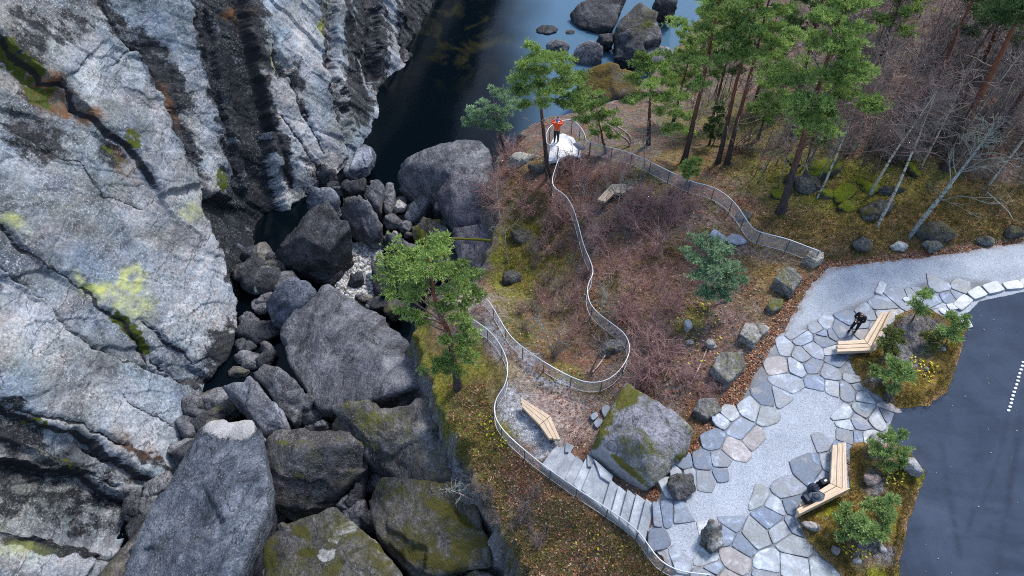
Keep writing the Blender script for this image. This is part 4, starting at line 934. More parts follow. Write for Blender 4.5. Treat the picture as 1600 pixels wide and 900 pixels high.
boulder('boulder', 'very long blue-grey boulder with a crackled pale head', [(308,672,-6.2),(324,656,-5.9),(388,646,-5.5),(404,684,-5.1),(402,706,-5.0),(421,756,-4.6),(411,808,-4.7),(352,905,-5),(330,990,-4.6),(160,990,-6.2),(192,888,-6.6),(262,790,-6.6),(318,735,-6.3),(300,850,-4.9),(350,770,-4.7)], 'rock_slate', -10, 6, .03, 24, mossb=[(295,808,10,8,0),(300,780,12,20,20)], paleb=[(360,665,50,22,0)])
boulder('boulder', 'brown smooth slab squeezed between cliff and long boulder', [(254,783,-7.6),(267,788,-7.4),(255,815,-7.2),(190,900,-6.9),(140,930,-7),(160,890,-8),(215,830,-8)], 'rock_drymoss', -10, 5, .02)
lump('rock', 'dark stone deep in the gap under the cliff ledge', 300, 715, -8.8, 1.3, .9, .7, 'rock_dark', seed=21)
boulder('boulder', 'big ridged boulder with a brown left face and a rough grey one', [(412,676,-5.7),(470,668,-5.2),(530,669,-5.2),(574,690,-5.2),(576,725,-5.9),(524,777,-6.8),(481,797,-6.9),(423,787,-6.6),(401,704,-6.3),(470,702,-4.8)], 'rock_drymoss', -9.8, 6, .03, 30, mossb=[(470,700,8,4,0),(440,690,20,4,10)])
boulder('boulder', 'dark wedge of rock in the gap right of the big ridged boulder', [(535,775,-7),(574,728,-6.4),(578,745,-6.6),(560,790,-7.2),(545,800,-7.4)], 'rock_dark', -9.5, 4, .05)
boulder('boulder', 'yellow-green mossed boulder at the front edge, pale veins on top', [(402,853,-4.9),(430,825,-4.4),(477,800,-4),(523,781,-3.9),(563,818,-3.9),(648,899,-3.9),(620,990,-4),(410,990,-4.6),(404,880,-5)], 'rock_moss', -8.5, 6, .03, 24, mossb=[(470,830,22,12,20),(420,875,18,22,0),(545,800,20,8,30),(480,865,20,12,0),(590,855,14,6,20)], paleb=[(535,830,30,10,-30),(510,865,16,8,-30)])
boulder('boulder', 'folded grey boulder under the mossy rim of the knoll', [(514,652,-5.6),(555,636,-5.0),(620,624,-4.6),(684,620,-4.4),(712,700,-4.2),(703,750,-4.6),(655,745,-4.9),(627,759,-5.4),(578,723,-5.8),(562,687,-5.7),(518,672,-6)], 'rock_drymoss', -9.5, 6, .045, 18, fold=.03)
boulder('boulder', 'dark brown mossy slab below the folded boulder', [(572,775,-5.2),(594,743,-4.9),(628,752,-4.5),(690,750,-4.1),(735,764,-4),(754,800,-4),(764,842,-4.2),(768,883,-4.8),(670,898,-4.9),(640,888,-4.9),(583,830,-5.3)], 'rock_moss', -9, 6, .03, 24, mossb=[(735,850,40,20,-20),(690,880,50,16,10),(700,800,60,14,30),(650,870,30,14,0)])
boulder('boulder', 'mossy green-topped rock in the bottom gap beside the rim wall', [(690,905,-5.2),(740,893,-5),(790,890,-5),(805,920,-5),(740,960,-5.2),(690,950,-5.4)], 'rock_moss', -9, 5, .05)
# ---- boulders of the river upstream
boulder('boulder', 'large dark boulder in the river, farthest left of the heap', [(889,20,-9.4),(905,2,-8.6),(935,-12,-8.2),(975,-6,-8.2),(962,38,-9),(930,46,-9.6),(905,42,-9.7)], 'rock_dark', -11, 5, .04, 10)
boulder('boulder', 'big brown-grey boulder with moss patches in the river heap', [(957,50,-8.4),(972,22,-7.4),(1000,6,-7),(1030,24,-7),(1036,58,-7.6),(1000,72,-8.4),(966,75,-9)], 'rock_drymoss', -11, 5, .04, 10)
boulder('boulder', 'dark pointed boulder in front of the brown-grey river boulder', [(959,92,-9),(968,52,-7.6),(985,46,-7.2),(1004,60,-7.6),(1008,80,-8.2),(990,98,-9.2)], 'rock_dark', -11, 5, .05, 12)
boulder('boulder', 'smooth round grey boulder at the water edge', [(893,82,-9.2),(903,65,-8.5),(922,60,-8.3),(942,68,-8.5),(944,85,-9),(925,97,-9.6),(902,95,-9.7)], 'rock_grey', -11, 5, .02, 8)
lump('rock', 'dark stone between the round and the pointed river boulders', 947, 66, -9.3, 1.0, .8, .8, 'rock_dark', seed=31)
lump('rock', 'speckled rock standing in the river by the pine top', 871, 74, -9.7, 1.1, .9, .7, 'rock_grey', seed=32)
lump('rock', 'flat dark rock awash in the river', 855, 47, -10, 1.1, .9, .35, 'rock_dark', seed=33)
lump('rock', 'tiny brown rock breaking the water', 892, 51, -10, .5, .35, .3, 'rock_drymoss', sub=3, seed=34)
lump('rock', 'dark upright rock at the top edge of the picture', 1040, 14, -8.6, 1.3, 1.0, 1.6, 'rock_dark', seed=35)
boulder('boulder', 'rounded boulder capped with brown moss behind the small pines', [(900,118,-7.6),(925,100,-6.8),(960,96,-6.5),(992,108,-6.5),(1002,140,-6.9),(960,155,-7.6),(915,148,-8)], 'rock_brownmoss', -10.5, 5, .03, 8)
lump('rock', 'grey slab right of the river heap', 1030, 88, -9, 1.8, 1.4, .8, 'rock_grey', seed=36)
lump('rock', 'grey slab among the pine trunks above the river', 1110, 180, -7, 2.2, 1.6, .8, 'rock_purple', seed=37)
# ---- stones on the knoll, along the path and in the beds
def rock_on(name, label, px, py, rx, ry, rz, mat, sink=.35, rot=0.0, **kw):
    g = float(on(px, py + 0)[2]); kw.setdefault('seed', len(label) + int(px))
    return lump(name, label, px, py, g + rz * (1 - 2 * sink), rx, ry, rz, mat, rot, **kw)
def block(label, top, mat, zt, name='boulder', sub=5, amp=.045, k=1.05, **kw):
    "a squared block: outline of the top as seen, height of the top over the ground"
    g = [float(on(q[0], q[1])[2]) for q in top]; g0 = min(g)
    pts = [(q[0], q[1], g0 + zt + (q[2] if len(q) > 2 else 0)) for q in top]
    return boulder(name, label, pts, mat, g0 - .3, sub, amp * .8, 34, k, **kw)
big = [(985,599,-.3),(1013,613,.55),(1053,637,.75),(1083,672,.7),(1077,708,.55),(1027,750,.15),(1010,764,-.15),(925,704,-.75),(934,676,-.3),(950,643,-.1),(1000,680,.72)]
boulder('boulder', 'huge lichen-speckled boulder with a moss collar beside the stone steps', big, 'rock_bigmoss', -1.75, 6, .02, 16, 1.0, chip=.05, mossb=[(975,620,40,18,-20),(945,665,14,40,25),(985,735,50,7,40),(1000,605,30,12,0),(1068,715,22,5,-30),(925,690,20,12,0)], paleb=[(955,725,60,18,38),(1000,752,34,14,35),(925,700,16,14,0),(1040,745,16,6,-30)])
rock_on('boulder', 'rounded wrinkled grey boulder at the foot of the huge mossy one, on the flagstones', 1065, 760, .55, .47, .5, 'rock_drymoss', .2, .4, sub=5, amp=.1, cat='boulder')
block('jagged upright black-and-white rock standing in the gravel', [(1099,842,-.1),(1106,812,.35),(1115,810,.4),(1127,822,.1),(1132,848,-.2),(1112,862,-.25)], 'rock_bw', .62, amp=.1)
block('squared mossy block by the leaf-strewn edge, nearest the huge boulder', [(1083,640),(1094,622),(1118,620),(1128,640),(1106,655)], 'rock_lichen', .5)
block('lichen-covered block with a green lower edge above the flagstones', [(1112,570),(1122,552),(1160,545),(1165,572),(1138,598)], 'rock_lichen', .55, amp=.06)
block('cream-topped cracked slab at the gravel edge', [(1157,522),(1166,505),(1190,503),(1203,512),(1180,537)], 'rock_cream', .4, amp=.05)
block('square grey block with a mossy rim beside the trodden path', [(1211,434),(1224,417),(1238,419),(1256,432),(1238,454)], 'rock_lichen', .55)
block('small angular grey stone below the square mossy block', [(1199,476),(1207,463),(1224,468),(1222,480),(1206,487)], 'rock_lichen', .35, name='rock', cat='rock', sub=4)
block('pale jagged stone block holding the end of the handrail', [(1258,398),(1268,390),(1290,394),(1288,402),(1276,408)], 'rock_cream', .5, amp=.07)
rock_on('rock', 'dark mossy boulder at the upper gravel edge, nearest the handrail end', 1345, 383, .55, .4, .4, 'rock_moss', .3)
rock_on('rock', 'pale green lichened stone at the upper gravel edge', 1404, 386, .42, .26, .28, 'rock_pale', .35)
rock_on('boulder', 'wide dark boulder with a moss back under the leaning birches', 1460, 364, 1.0, .6, .55, 'rock_moss', .35, cat='boulder')
rock_on('rock', 'lichened stone in front of the wide dark boulder', 1458, 385, .55, .3, .3, 'rock_lichen', .35)
rock_on('rock', 'grey stone at the upper gravel edge right of the birches', 1538, 377, .5, .28, .28, 'rock_lichen', .4)
rock_on('rock', 'dark stone where the gravel leaves the picture', 1582, 364, .5, .32, .35, 'rock_moss', .35)
rock_on('rock', 'white upright stone on the heath, uppermost of the three white ones', 1073, 510, .24, .3, .3, 'rock_pale', .3, sub=4)
rock_on('rock', 'smallest white stone on the heath', 1077, 536, .2, .16, .18, 'rock_pale', .3, sub=3)
rock_on('rock', 'white stone with a hollow on the heath near the fallen stick', 1111, 538, .26, .22, .25, 'rock_pale', .3, sub=4)
rock_on('rock', 'pink stone by the trodden path on the knoll', 984, 297, .22, .2, .2, 'rock_pink', .35, sub=4)
rock_on('rock', 'pale lichen-crusted rock left of the viewing platform', 818, 252, 1.0, .6, .55, 'rock_cream', .4, sub=5)
rock_on('rock', 'green mossy hump at the foot of the platform pine', 845, 262, .7, .5, .45, 'rock_moss', .45)
rock_on('rock', 'mossy outcrop on the slope left of the handrail', 800, 438, .7, .6, .6, 'rock_moss', .45)
rock_on('rock', 'mossy outcrop on the slope above the lower one', 816, 370, .9, .6, .5, 'rock_moss', .5)
rock_on('rock', 'grey outcrop inside the bend of the fence', 955, 545, .6, .5, .4, 'rock_lichen', .4)
rock_on('rock', 'grey boulder at the corner between asphalt and upper bed', 1388, 620, .28, .26, .24, 'rock_grey', .3, sub=4)
rock_on('rock', 'pointed grey rock in the lower bed next to the asphalt', 1425, 733, .36, .42, .4, 'rock_pale2', -.05, .4, sub=4)
rock_on('rock', 'round pale pinkish stone in the lower bed', 1362, 750, .36, .24, .24, 'rock_pink', -.2, sub=4)
rock_on('rock', 'flat pale stone beside the lower bench in the bed', 1267, 822, .34, .16, .2, 'rock_pale', -.2, -.3, sub=4)
rock_on('rock', 'small white stone among the young pines of the lower bed', 1306, 860, .15, .17, .16, 'rock_pale', -.4, sub=3)
rock_on('rock', 'slender white stone in the lower bed', 1377, 856, .13, .24, .16, 'rock_pale', -.4, .3, sub=3)
rock_on('rock', 'white stone at the lower end of the bed', 1338, 877, .18, .13, .15, 'rock_pale', -.4, sub=3)
rock_on('rock', 'cream pointed stone where the paving meets the lower bed', 1369, 685, .2, .22, .2, 'rock_pale', .1, .5, sub=4)
rock_on('rock', 'small white stone among yellow plants in the upper bed', 1447, 577, .13, .11, .14, 'rock_pale', -.5, sub=3)
rock_on('rock', 'white stone by the asphalt in the upper bed', 1473, 546, .15, .13, .14, 'rock_pale', -.4, sub=3)
MM = [(1262,288,.7),(1300,268,.8),(1318,305,.75),(1375,322,.9),(1352,300,.7),(1205,300,.5),(1170,332,.45),(1245,258,.7),(1440,262,.6),(1395,300,.6),(1285,300,.55),(1335,330,.55),(1225,275,.6)]
for i, (px, py, s) in enumerate(MM):
    rock_on('mossy_rock', 'bright green moss-covered rock on the forest floor under the birches', px + rb.uniform(-14, 14), py + rb.uniform(-8, 8), s * rb.uniform(.7, 1.5), s * rb.uniform(.5, 1.0), s * rb.uniform(.4, .8), 'rock_green' if i % 3 else 'rock_moss', .5, rb.uniform(0, 3), sub=4, amp=.09, seed=100 + i, group='moss-covered rocks on the forest floor')
# filling stones between the big boulders of the gorge
rg = random.Random(21); gi = 0
for (x0, y0, x1, y1, n, z, s0, s1) in ((585,300,700,400,26,-9.5,.2,.55),(480,285,600,310,10,-9.5,.25,.6),(385,395,450,480,16,-9.5,.5,1.2),(370,480,430,560,10,-10,.4,.9),(560,450,640,500,12,-9.6,.3,.6),(285,600,360,740,26,-9.2,.5,1.2),(470,640,530,690,8,-8.3,.3,.6),(350,540,440,590,9,-10.1,.3,.8),(540,730,600,830,8,-7.5,.4,.8),(440,600,530,680,8,-8.6,.5,.9),(380,700,420,860,6,-8,.6,1.1),(660,300,730,420,14,-8,.4,.9),(760,800,800,900,6,-7,.5,.9),(200,760,300,880,8,-9.3,.5,1.)):
    for _ in range(n):
        s = rg.uniform(s0, s1)
        lump('gorge_stone', 'grey stone wedged between the big boulders of the gorge', rg.uniform(x0, x1), rg.uniform(y0, y1), z + rg.uniform(-.3, .25), s, s * rg.uniform(.6, .9), s * rg.uniform(.5, .8), rg.choice(['rock_grey', 'rock_dark', 'rock_drymoss', 'rock_grey']), rg.uniform(0, 3), sub=4 if s > .5 else 3, amp=.07, seed=300 + gi, group='stones wedged between the boulders of the gorge'); gi += 1
# pebble bed: nobody could count it
def pebble_mat():
    k = NB('river_pebbles', .7, .35); a = k.attr('tint', 'Color'); f = k.noise(20, 3)
    return k.done(k.mix(1, a, k.ramp(f, [(.3, .75), (.7, 1.25)]), 'MULTIPLY'))
U, F0 = ico(1); pv, pfc, ptn, n = [], [], [], 0; npr = np.random.RandomState(3)
PEB = [(528,405),(545,385),(565,378),(590,385),(592,400),(580,430),(585,470),(560,480),(540,462),(530,440)]
PW = [tuple(at(q[0], q[1], -9.75)[:2]) for q in PEB]; lo, hi = np.min(PW, 0), np.max(PW, 0)
pts = npr.uniform(lo - .4, hi + .4, (5200, 2)); sdv = signed(PW, pts[:, 0], pts[:, 1]); pts = pts[sdv > -.35 * npr.rand(len(pts))]
for p in pts:
    s = npr.uniform(.06, .17); z = -9.85 + .1 * noise(np.array([p[0], p[1], 0]) * .8) + npr.uniform(-.04, .05)
    a = npr.uniform(0, 6.28); r_ = np.array([s, s * npr.uniform(.6, .9), s * .6]); v = U * r_
    v = np.stack([v[:, 0] * math.cos(a) - v[:, 1] * math.sin(a), v[:, 0] * math.sin(a) + v[:, 1] * math.cos(a), v[:, 2]], -1) + np.array([p[0], p[1], z])
    pv.append(v); pfc.append(F0 + n); n += len(v); b = npr.choice([.12, .2, .32, .42, .5]); ptn.append(np.repeat([[b, b * npr.uniform(.95, 1.02), b * npr.uniform(.85, 1.05)]], len(v), 0))
o = link('pebble_bed', mesh_from('pebble_bed', np.concatenate(pv), np.concatenate(pfc), pebble_mat(), {'tint': np.concatenate(ptn)}, True))
tag(o, 'bed of small pale pebbles between the dark gorge boulders', 'pebbles', kind='stuff')

# ================================================================== STAIRS, PLATFORM, FENCES, BENCHES
def slab_mat():
    k = NB('cut_grey_stone', .75, .3); f = k.noise(2.2, 7, .7); g = k.noise(30, 4, .7)
    c = k.ramp(f, [(.3, (.16, .18, .205)), (.5, (.25, .27, .295)), (.68, (.37, .39, .41))])
    c = k.mix(1, c, k.ramp(g, [(.3, .75), (.7, 1.25)]), 'MULTIPLY'); c = k.mix(1, c, k.ramp(k.rnd(), [(0, .82), (1, 1.25)]), 'MULTIPLY')
    return k.done(c, k.bump(g, .3, .01))
MAT['slab'] = slab_mat()
def pl(line, t):
    W = np.array([at(*q) for q in line]); s = np.r_[0, np.cumsum(np.linalg.norm(np.diff(W[:, :2], axis=0), axis=1))]
    return np.array([np.interp(t * s[-1], s, W[:, k]) for k in range(3)])
TS = [0, .075, .15, .235, .32, .40, .60, .68, .76, .84, .92, 1.0]
st = thing('stone_stairs', 'grey stone stairs leading down from the plaza to the wooden bench', 'stairs', pl(STAIR_L, 0))
nst = len(TS) - 1; rs = random.Random(2)
for i in range(nst):
    zt = -1.85 + 1.83 * (i + .6) / nst
    t0, t1 = TS[i], TS[i + 1] + .012
    a, b, c, d = pl(STAIR_L, t0), pl(STAIR_L, min(1.02, t1)), pl(STAIR_R, min(1.02, t1)), pl(STAIR_R, t0)
    ex = rs.uniform(-.02, .12)
    q = np.array([a, b, c + (c - b) * ex, d + (d - a) * ex])[:, :2]
    m = MB(); m.prism(np.c_[q, np.full(4, zt - .35)], np.c_[q, np.full(4, zt)])
    m.build('step', MAT['slab'], st, bevel=.015)
    if i in (1, 4, 5):
        e = (c - b) / np.linalg.norm(c - b); s_ = .3
        p0 = (d + c) / 2; qq = np.array([p0[:2] - (p0 - (a + b) / 2)[:2] * .12, c[:2], c[:2] + e[:2] * .3, d[:2] + e[:2] * .22])
        m = MB(); m.prism(np.c_[qq, np.full(4, zt - .2)], np.c_[qq, np.full(4, zt + .09)]); m.build('side_stone', MAT['slab'], st, bevel=.015)

MAT['steel'] = plain('galvanised_steel', (.52, .54, .56), .45, .5, .08, 10, 0, .35)
MAT['post'] = plain('dark_weathered_steel_post', (.10, .105, .12), .5, .4, .2, 10, 0, .3)
def net_mat():
    k = NB('steel_wire_net', .5, .4); k.b.inputs['Base Color'].default_value = (.55, .54, .56, 1)
    u = k.attr('along'); v = k.attr('up')
    def wire(op):
        f = k.math('FRACT', k.math('DIVIDE', k.math(op, u, v), .05)); return k.math('LESS_THAN', f, .17)
    a = k.math('MAXIMUM', wire('ADD'), wire('SUBTRACT'))
    t = k.n.new('ShaderNodeBsdfTransparent'); mx = k.n.new('ShaderNodeMixShader')
    k.l.new(a, mx.inputs[0]); k.l.new(t.outputs[0], mx.inputs[1]); k.l.new(k.b.outputs[0], mx.inputs[2])
    k.l.new(mx.outputs[0], k.n['Material Output'].inputs[0]); return k.m
MAT['net'] = net_mat()
def fence(label, line, gap=1.25, h=.76, foot=None, rail=.022):
    L = smooth_line(np.array(line, float), 6, 3)
    if foot is None: W = on(L[:, 0], L[:, 1], h)
    else: W = at(L[:, 0], L[:, 1], np.full(len(L), foot + h))
    z = W[:, 2].copy(); kz = np.hanning(13); kz /= kz.sum(); z = np.convolve(np.pad(z, 6, 'edge'), kz, 'valid')
    W[:, 2] = z; W = at(L[:, 0], L[:, 1], z)
    W = resample(W, .25)
    t = thing('mesh_fence', label, 'fence', W[0] - np.array([0, 0, h]))
    m = MB(); m.tube(W, rail, 8); m.build('handrail', MAT['steel'], t, True)
    m = MB(); B = W - np.array([0, 0, h - .06]); m.tube(B, .012, 5); m.build('bottom_wire', MAT['steel'], t, True)
    s = np.r_[0, np.cumsum(np.linalg.norm(np.diff(W[:, :2], axis=0), axis=1))]
    T_ = W - np.array([0, 0, .02]); n = len(W)
    me = mesh_from('wire_net', np.concatenate([B, T_]), [(i, i + 1, n + i + 1, n + i) for i in range(n - 1)], MAT['net'], {'along': np.r_[s, s], 'up': np.r_[np.zeros(n), np.full(n, h - .08)]})
    link('wire_net', me, t)
    k = max(2, round(s[-1] / gap) + 1)
    for d in np.linspace(.05, s[-1] - .05, k):
        p = np.array([np.interp(d, s, W[:, j]) for j in range(3)]); g = (float(ground_at(p[0], p[1])) if foot is None else foot) - .15
        m = MB(); m.tube(np.array([[p[0], p[1], min(g, p[2] - h)], [p[0], p[1], p[2] - .01]]), .022, 6); m.build('post', MAT['post'], t)
    return t
fence('long mesh fence with a white handrail winding from the platform pine round a hairpin', [(872,229),(875,243),(867,264),(861,285),(868,296),(882,303),(895,322),(903,348),(912,385),(924,410),(928,428),(917,445),(919,470),(932,488),(958,507),(978,522),(986,545),(976,570),(955,592),(930,599),(905,595),(870,578),(830,553),(797,527),(777,492),(762,467),(748,458)])
fence('mesh fence with a white handrail running down beside the stone stairs from lookout to plaza', [(728,492),(745,503),(768,519),(786,545),(795,572),(790,603),(774,622),(771,648),(785,672),(812,697),(850,728),(900,763),(950,795),(995,826),(1012,850),(1030,876),(1060,893),(1110,898)])
fence('mesh fence with a white handrail along the upper path ending at a jagged pale block', [(921,222),(943,228),(976,236),(1005,247),(1030,260),(1055,272),(1080,284),(1108,290),(1128,299),(1150,318),(1166,343),(1178,360),(1200,366),(1230,373),(1258,384),(1282,393)])
# the viewing platform
MAT['white_conc'] = plain('pale_concrete', (.72, .72, .73), .8, .2, .08, 6, .15)
DECK = -1.95
deck = [(857,252),(860,226),(866,212),(880,208),(896,215),(908,235),(908,246),(888,242),(872,250),(864,251)]
pf = thing('viewing_platform', 'white viewing platform over the river with an orange-clad visitor', 'platform', at(880, 235, DECK))
q = np.array([at(a, b, DECK)[:2] for a, b in deck])
m = MB(); m.prism(np.c_[q, np.full(len(q), DECK - .18)], np.c_[q, np.full(len(q), DECK)]); m.build('deck', MAT['white_conc'], pf, bevel=.01)
m = MB()
for a, b in ((868,222),(890,222)):
    p = at(a, b, DECK); m.tube(np.array([[p[0], p[1], DECK - .1], [p[0] + .1, p[1] - .3, float(ground_at(p[0], p[1])) - .5]]), .08, 8)
m.build('strut', MAT['post'], pf)
for i, (line, n) in enumerate((([(853,211),(857,200),(866,193),(876,189),(895,186),(905,196),(913,207),(916,220),(923,223)], 7), ([(853,211),(854,226),(862,226),(872,229)], 3))):
    L = smooth_line(np.array(line, float), 4, 2); W = at(L[:, 0], L[:, 1], np.full(len(L), DECK + .8))
    m = MB(); m.tube(W, .02, 8); m.build('handrail', MAT['steel'], pf, True)
    s = np.r_[0, np.cumsum(np.linalg.norm(np.diff(W, axis=0), axis=1))]; B = W - np.array([0, 0, .75]); k = len(W)
    link('wire_net', mesh_from('wire_net', np.concatenate([B, W]), [(j, j + 1, k + j + 1, k + j) for j in range(k - 1)], MAT['net'], {'along': np.r_[s, s], 'up': np.r_[np.zeros(k), np.full(k, .75)]}), pf)
    for d in np.linspace(0, s[-1], n):
        p = np.array([np.interp(d, s, W[:, j]) for j in range(3)])
        m = MB(); m.tube(np.array([p - [0, 0, .95], p]), .025, 6); m.build('post', MAT['post'], pf)
# a small lectern plate on the platform rail
p = at(905, 228, DECK + .6); m = MB(); m.box(p, (.42, .62, .03), .5); m.tube(np.array([p, p - [0, 0, .6]]), .03, 6); m.build('info_plate', MAT['post'], pf)

def wood_mat():
    k = NB('pale_larch_timber', .6, .3)
    tc = k.n.new('ShaderNodeTexCoord').outputs['Object']
    a = k.attr('grain', 'Vector')
    f = k.noise(2.5, 6, .65, k.mapping((1.2, 16, 16), vec=a), .5); kn = k.voro(1.6, vec=a); st = k.noise(1.1, 5, .7, k.mapping((1, 4, 4), vec=a))
    c = k.ramp(f, [(.3, (.34, .235, .15)), (.5, (.50, .38, .26)), (.7, (.62, .50, .37))])
    c = k.mix(k.ramp(kn, [(0, .8), (.06, 0)]), c, (.16, .085, .04)); c = k.mix(k.ramp(st, [(.58, 0), (.75, .55)]), c, (.30, .24, .20))
    return k.done(c, k.bump(f, .25, .006))
MAT['wood'] = wood_mat()
def plank(corners, z0, z1, name, parent, tilt=0):
    "a timber with the given outline (world xy: end-a, end-b along the front, then back), chamfered"
    q = np.array(corners); m = MB(); d = (q[1] - q[0]) / np.linalg.norm(q[1] - q[0])
    m.prism(np.c_[q, np.full(4, z0)], np.c_[q, [z1, z1, z1 + tilt, z1 + tilt]])
    V = np.concatenate(m.V); c = q.mean(0)
    g = np.stack([(V[:, :2] - c) @ d + rb.uniform(0, 50), (V[:, :2] - c) @ np.array([-d[1], d[0]]), V[:, 2]], -1)
    me = mesh_from(name, V, m.F, MAT['wood']); at_ = me.attributes.new('grain', 'FLOAT_VECTOR', 'POINT'); at_.data.foreach_set('vector', g.astype(np.float32).ravel())
    o = link(name, me, parent); b = o.modifiers.new('bevel', 'BEVEL'); b.width = .012; b.segments = 2
    return o
def bench(label, arms, gz, raised, seat=.36):
    "arms: quads (front end, front corner, back corner, back end); raised: the back timber of that arm stands up as a backrest"
    A0 = at(*arms[0][1], gz + seat)
    t = thing('bench', label, 'bench', (A0[0], A0[1], gz))
    for i, q in enumerate(arms):
        f0, f1, b1, b0 = [at(a, b, gz + seat)[:2] for a, b in q]
        ks = (0, .36, .70, 1.0)
        for j in range(3):
            k0, k1 = ks[j] + .012, ks[j + 1] - .012
            c = [f0 + (b0 - f0) * k0, f1 + (b1 - f1) * k0, f1 + (b1 - f1) * k1, f0 + (b0 - f0) * k1]
            dd = (c[1] - c[0]) / np.linalg.norm(c[1] - c[0]); ext = (-.12, .02, .1)[j] * (1 if i in raised else .4)
            c[0] = c[0] - dd * ext; c[3] = c[3] - dd * ext
            c[1] = c[1] - dd * .008; c[2] = c[2] - dd * .008
            if j == 2 and i in raised:
                plank(c, gz + seat - .12, gz + seat + .2, 'backrest', t, .06)
            else:
                plank(c, gz + seat - .14, gz + seat + .004 * j, 'seat_plank', t, .012)
        for s in (.2, .8):
            p = (f0 + b0) / 2 * (1 - s) + (f1 + b1) / 2 * s; d = f1 - f0
            m = MB(); m.box((p[0], p[1], gz + (seat - .14) / 2), (.12, np.linalg.norm(b0 - f0) * .8, seat - .145), math.atan2(d[1], d[0])); m.build('leg', MAT['post'], t)
    return t
bench('bent wooden bench on the flagstones beside the person in black', [[(1307,533),(1350,530),(1365,548),(1310,550)],[(1379,484),(1350,530),(1365,548),(1391,493)]], .045, (1,))
bench('bent wooden bench with dark bags on it, in front of the lower bed', [[(1244,788),(1297,755),(1325,768),(1249,806)],[(1301,693),(1297,755),(1324,768),(1322,693)]], .045, (0,))
bench('bent wooden bench on the lower path beside the fence', [[(814,634),(843,664),(860,650),(815,622)],[(859,687),(843,664),(860,650),(875,685)]], -1.78, ())

bz = float(on(957, 302)[2]); bench('bent wooden bench half hidden by bare twigs on the upper path', [[(945,316),(960,302),(955,288),(934,311)],[(980,301),(960,302),(955,288),(977,288)]], bz + .02, ())
# white cobbles let into the asphalt
MAT['cobble'] = plain('white_marble', (.75, .75, .74), .6, .4, .08, 10, .2)
cz = .05
for i in range(14):
    px, py = 1599 - i * 1.78 + rb.uniform(-.4, .4), 566 + i * 5.8
    p = at(px, py, .065); m = MB(); m.ell(p, (.07, .05, .03), 10, 7, rb.uniform(-.3, .6))
    tag(m.build('cobble', MAT['cobble'], None, True), 'white oval cobble in the dotted line on the asphalt', 'cobble', 'white cobbles marking a parking line')

# ================================================================== PEOPLE AND BAGS
MAT['skin'] = plain('skin', (.52, .31, .23), .55, .3, .06, 10, 0)
MAT['hair'] = plain('brown_hair', (.10, .055, .035), .7, .3, .3, 40, .2)
MAT['orange'] = plain('orange_jacket', (.75, .085, .02), .7, .3, .2, 7, .3)
MAT['black'] = plain('black_cloth', (.011, .012, .016), .75, .25, .3, 9, .3)
MAT['navy'] = plain('dark_trousers', (.018, .026, .03), .8, .25, .3, 9, .3)
MAT['lilac'] = plain('lilac_knit', (.30, .16, .52), .85, .2, .2, 20, .3)
MAT['cream'] = plain('cream_fur_trim', (.62, .52, .44), .9, .2, .2, 20, .3)
MAT['shoe'] = plain('dark_shoes', (.015, .014, .014), .6, .3)
MAT['grey_green'] = plain('grey_green_canvas', (.075, .095, .105), .8, .25, .45, 9, .4)
MAT['blue_black'] = plain('blue_black_nylon', (.018, .025, .045), .6, .3, .3, 9, .3)
MAT['phone'] = plain('phone_glass', (.012, .013, .016), .15, .5, .1, 9, 0)
def skin(name, joints, edges, mat, parent, lvl=2, root=0):
    "a continuous body grown over joints (x, y, z, radius [, second radius])"
    me = bpy.data.meshes.new(name); me.from_pydata([j[:3] for j in joints], edges, []); me.materials.append(mat)
    o = link(name, me, parent); s = o.modifiers.new('skin', 'SKIN'); s.use_smooth_shade = True
    for i, j in enumerate(joints):
        sv = me.skin_vertices[0].data[i]; sv.radius = (j[3], j[4] if len(j) > 4 else j[3]); sv.use_root = (i == root)
    d = o.modifiers.new('sub', 'SUBSURF'); d.levels = d.render_levels = lvl
    return o
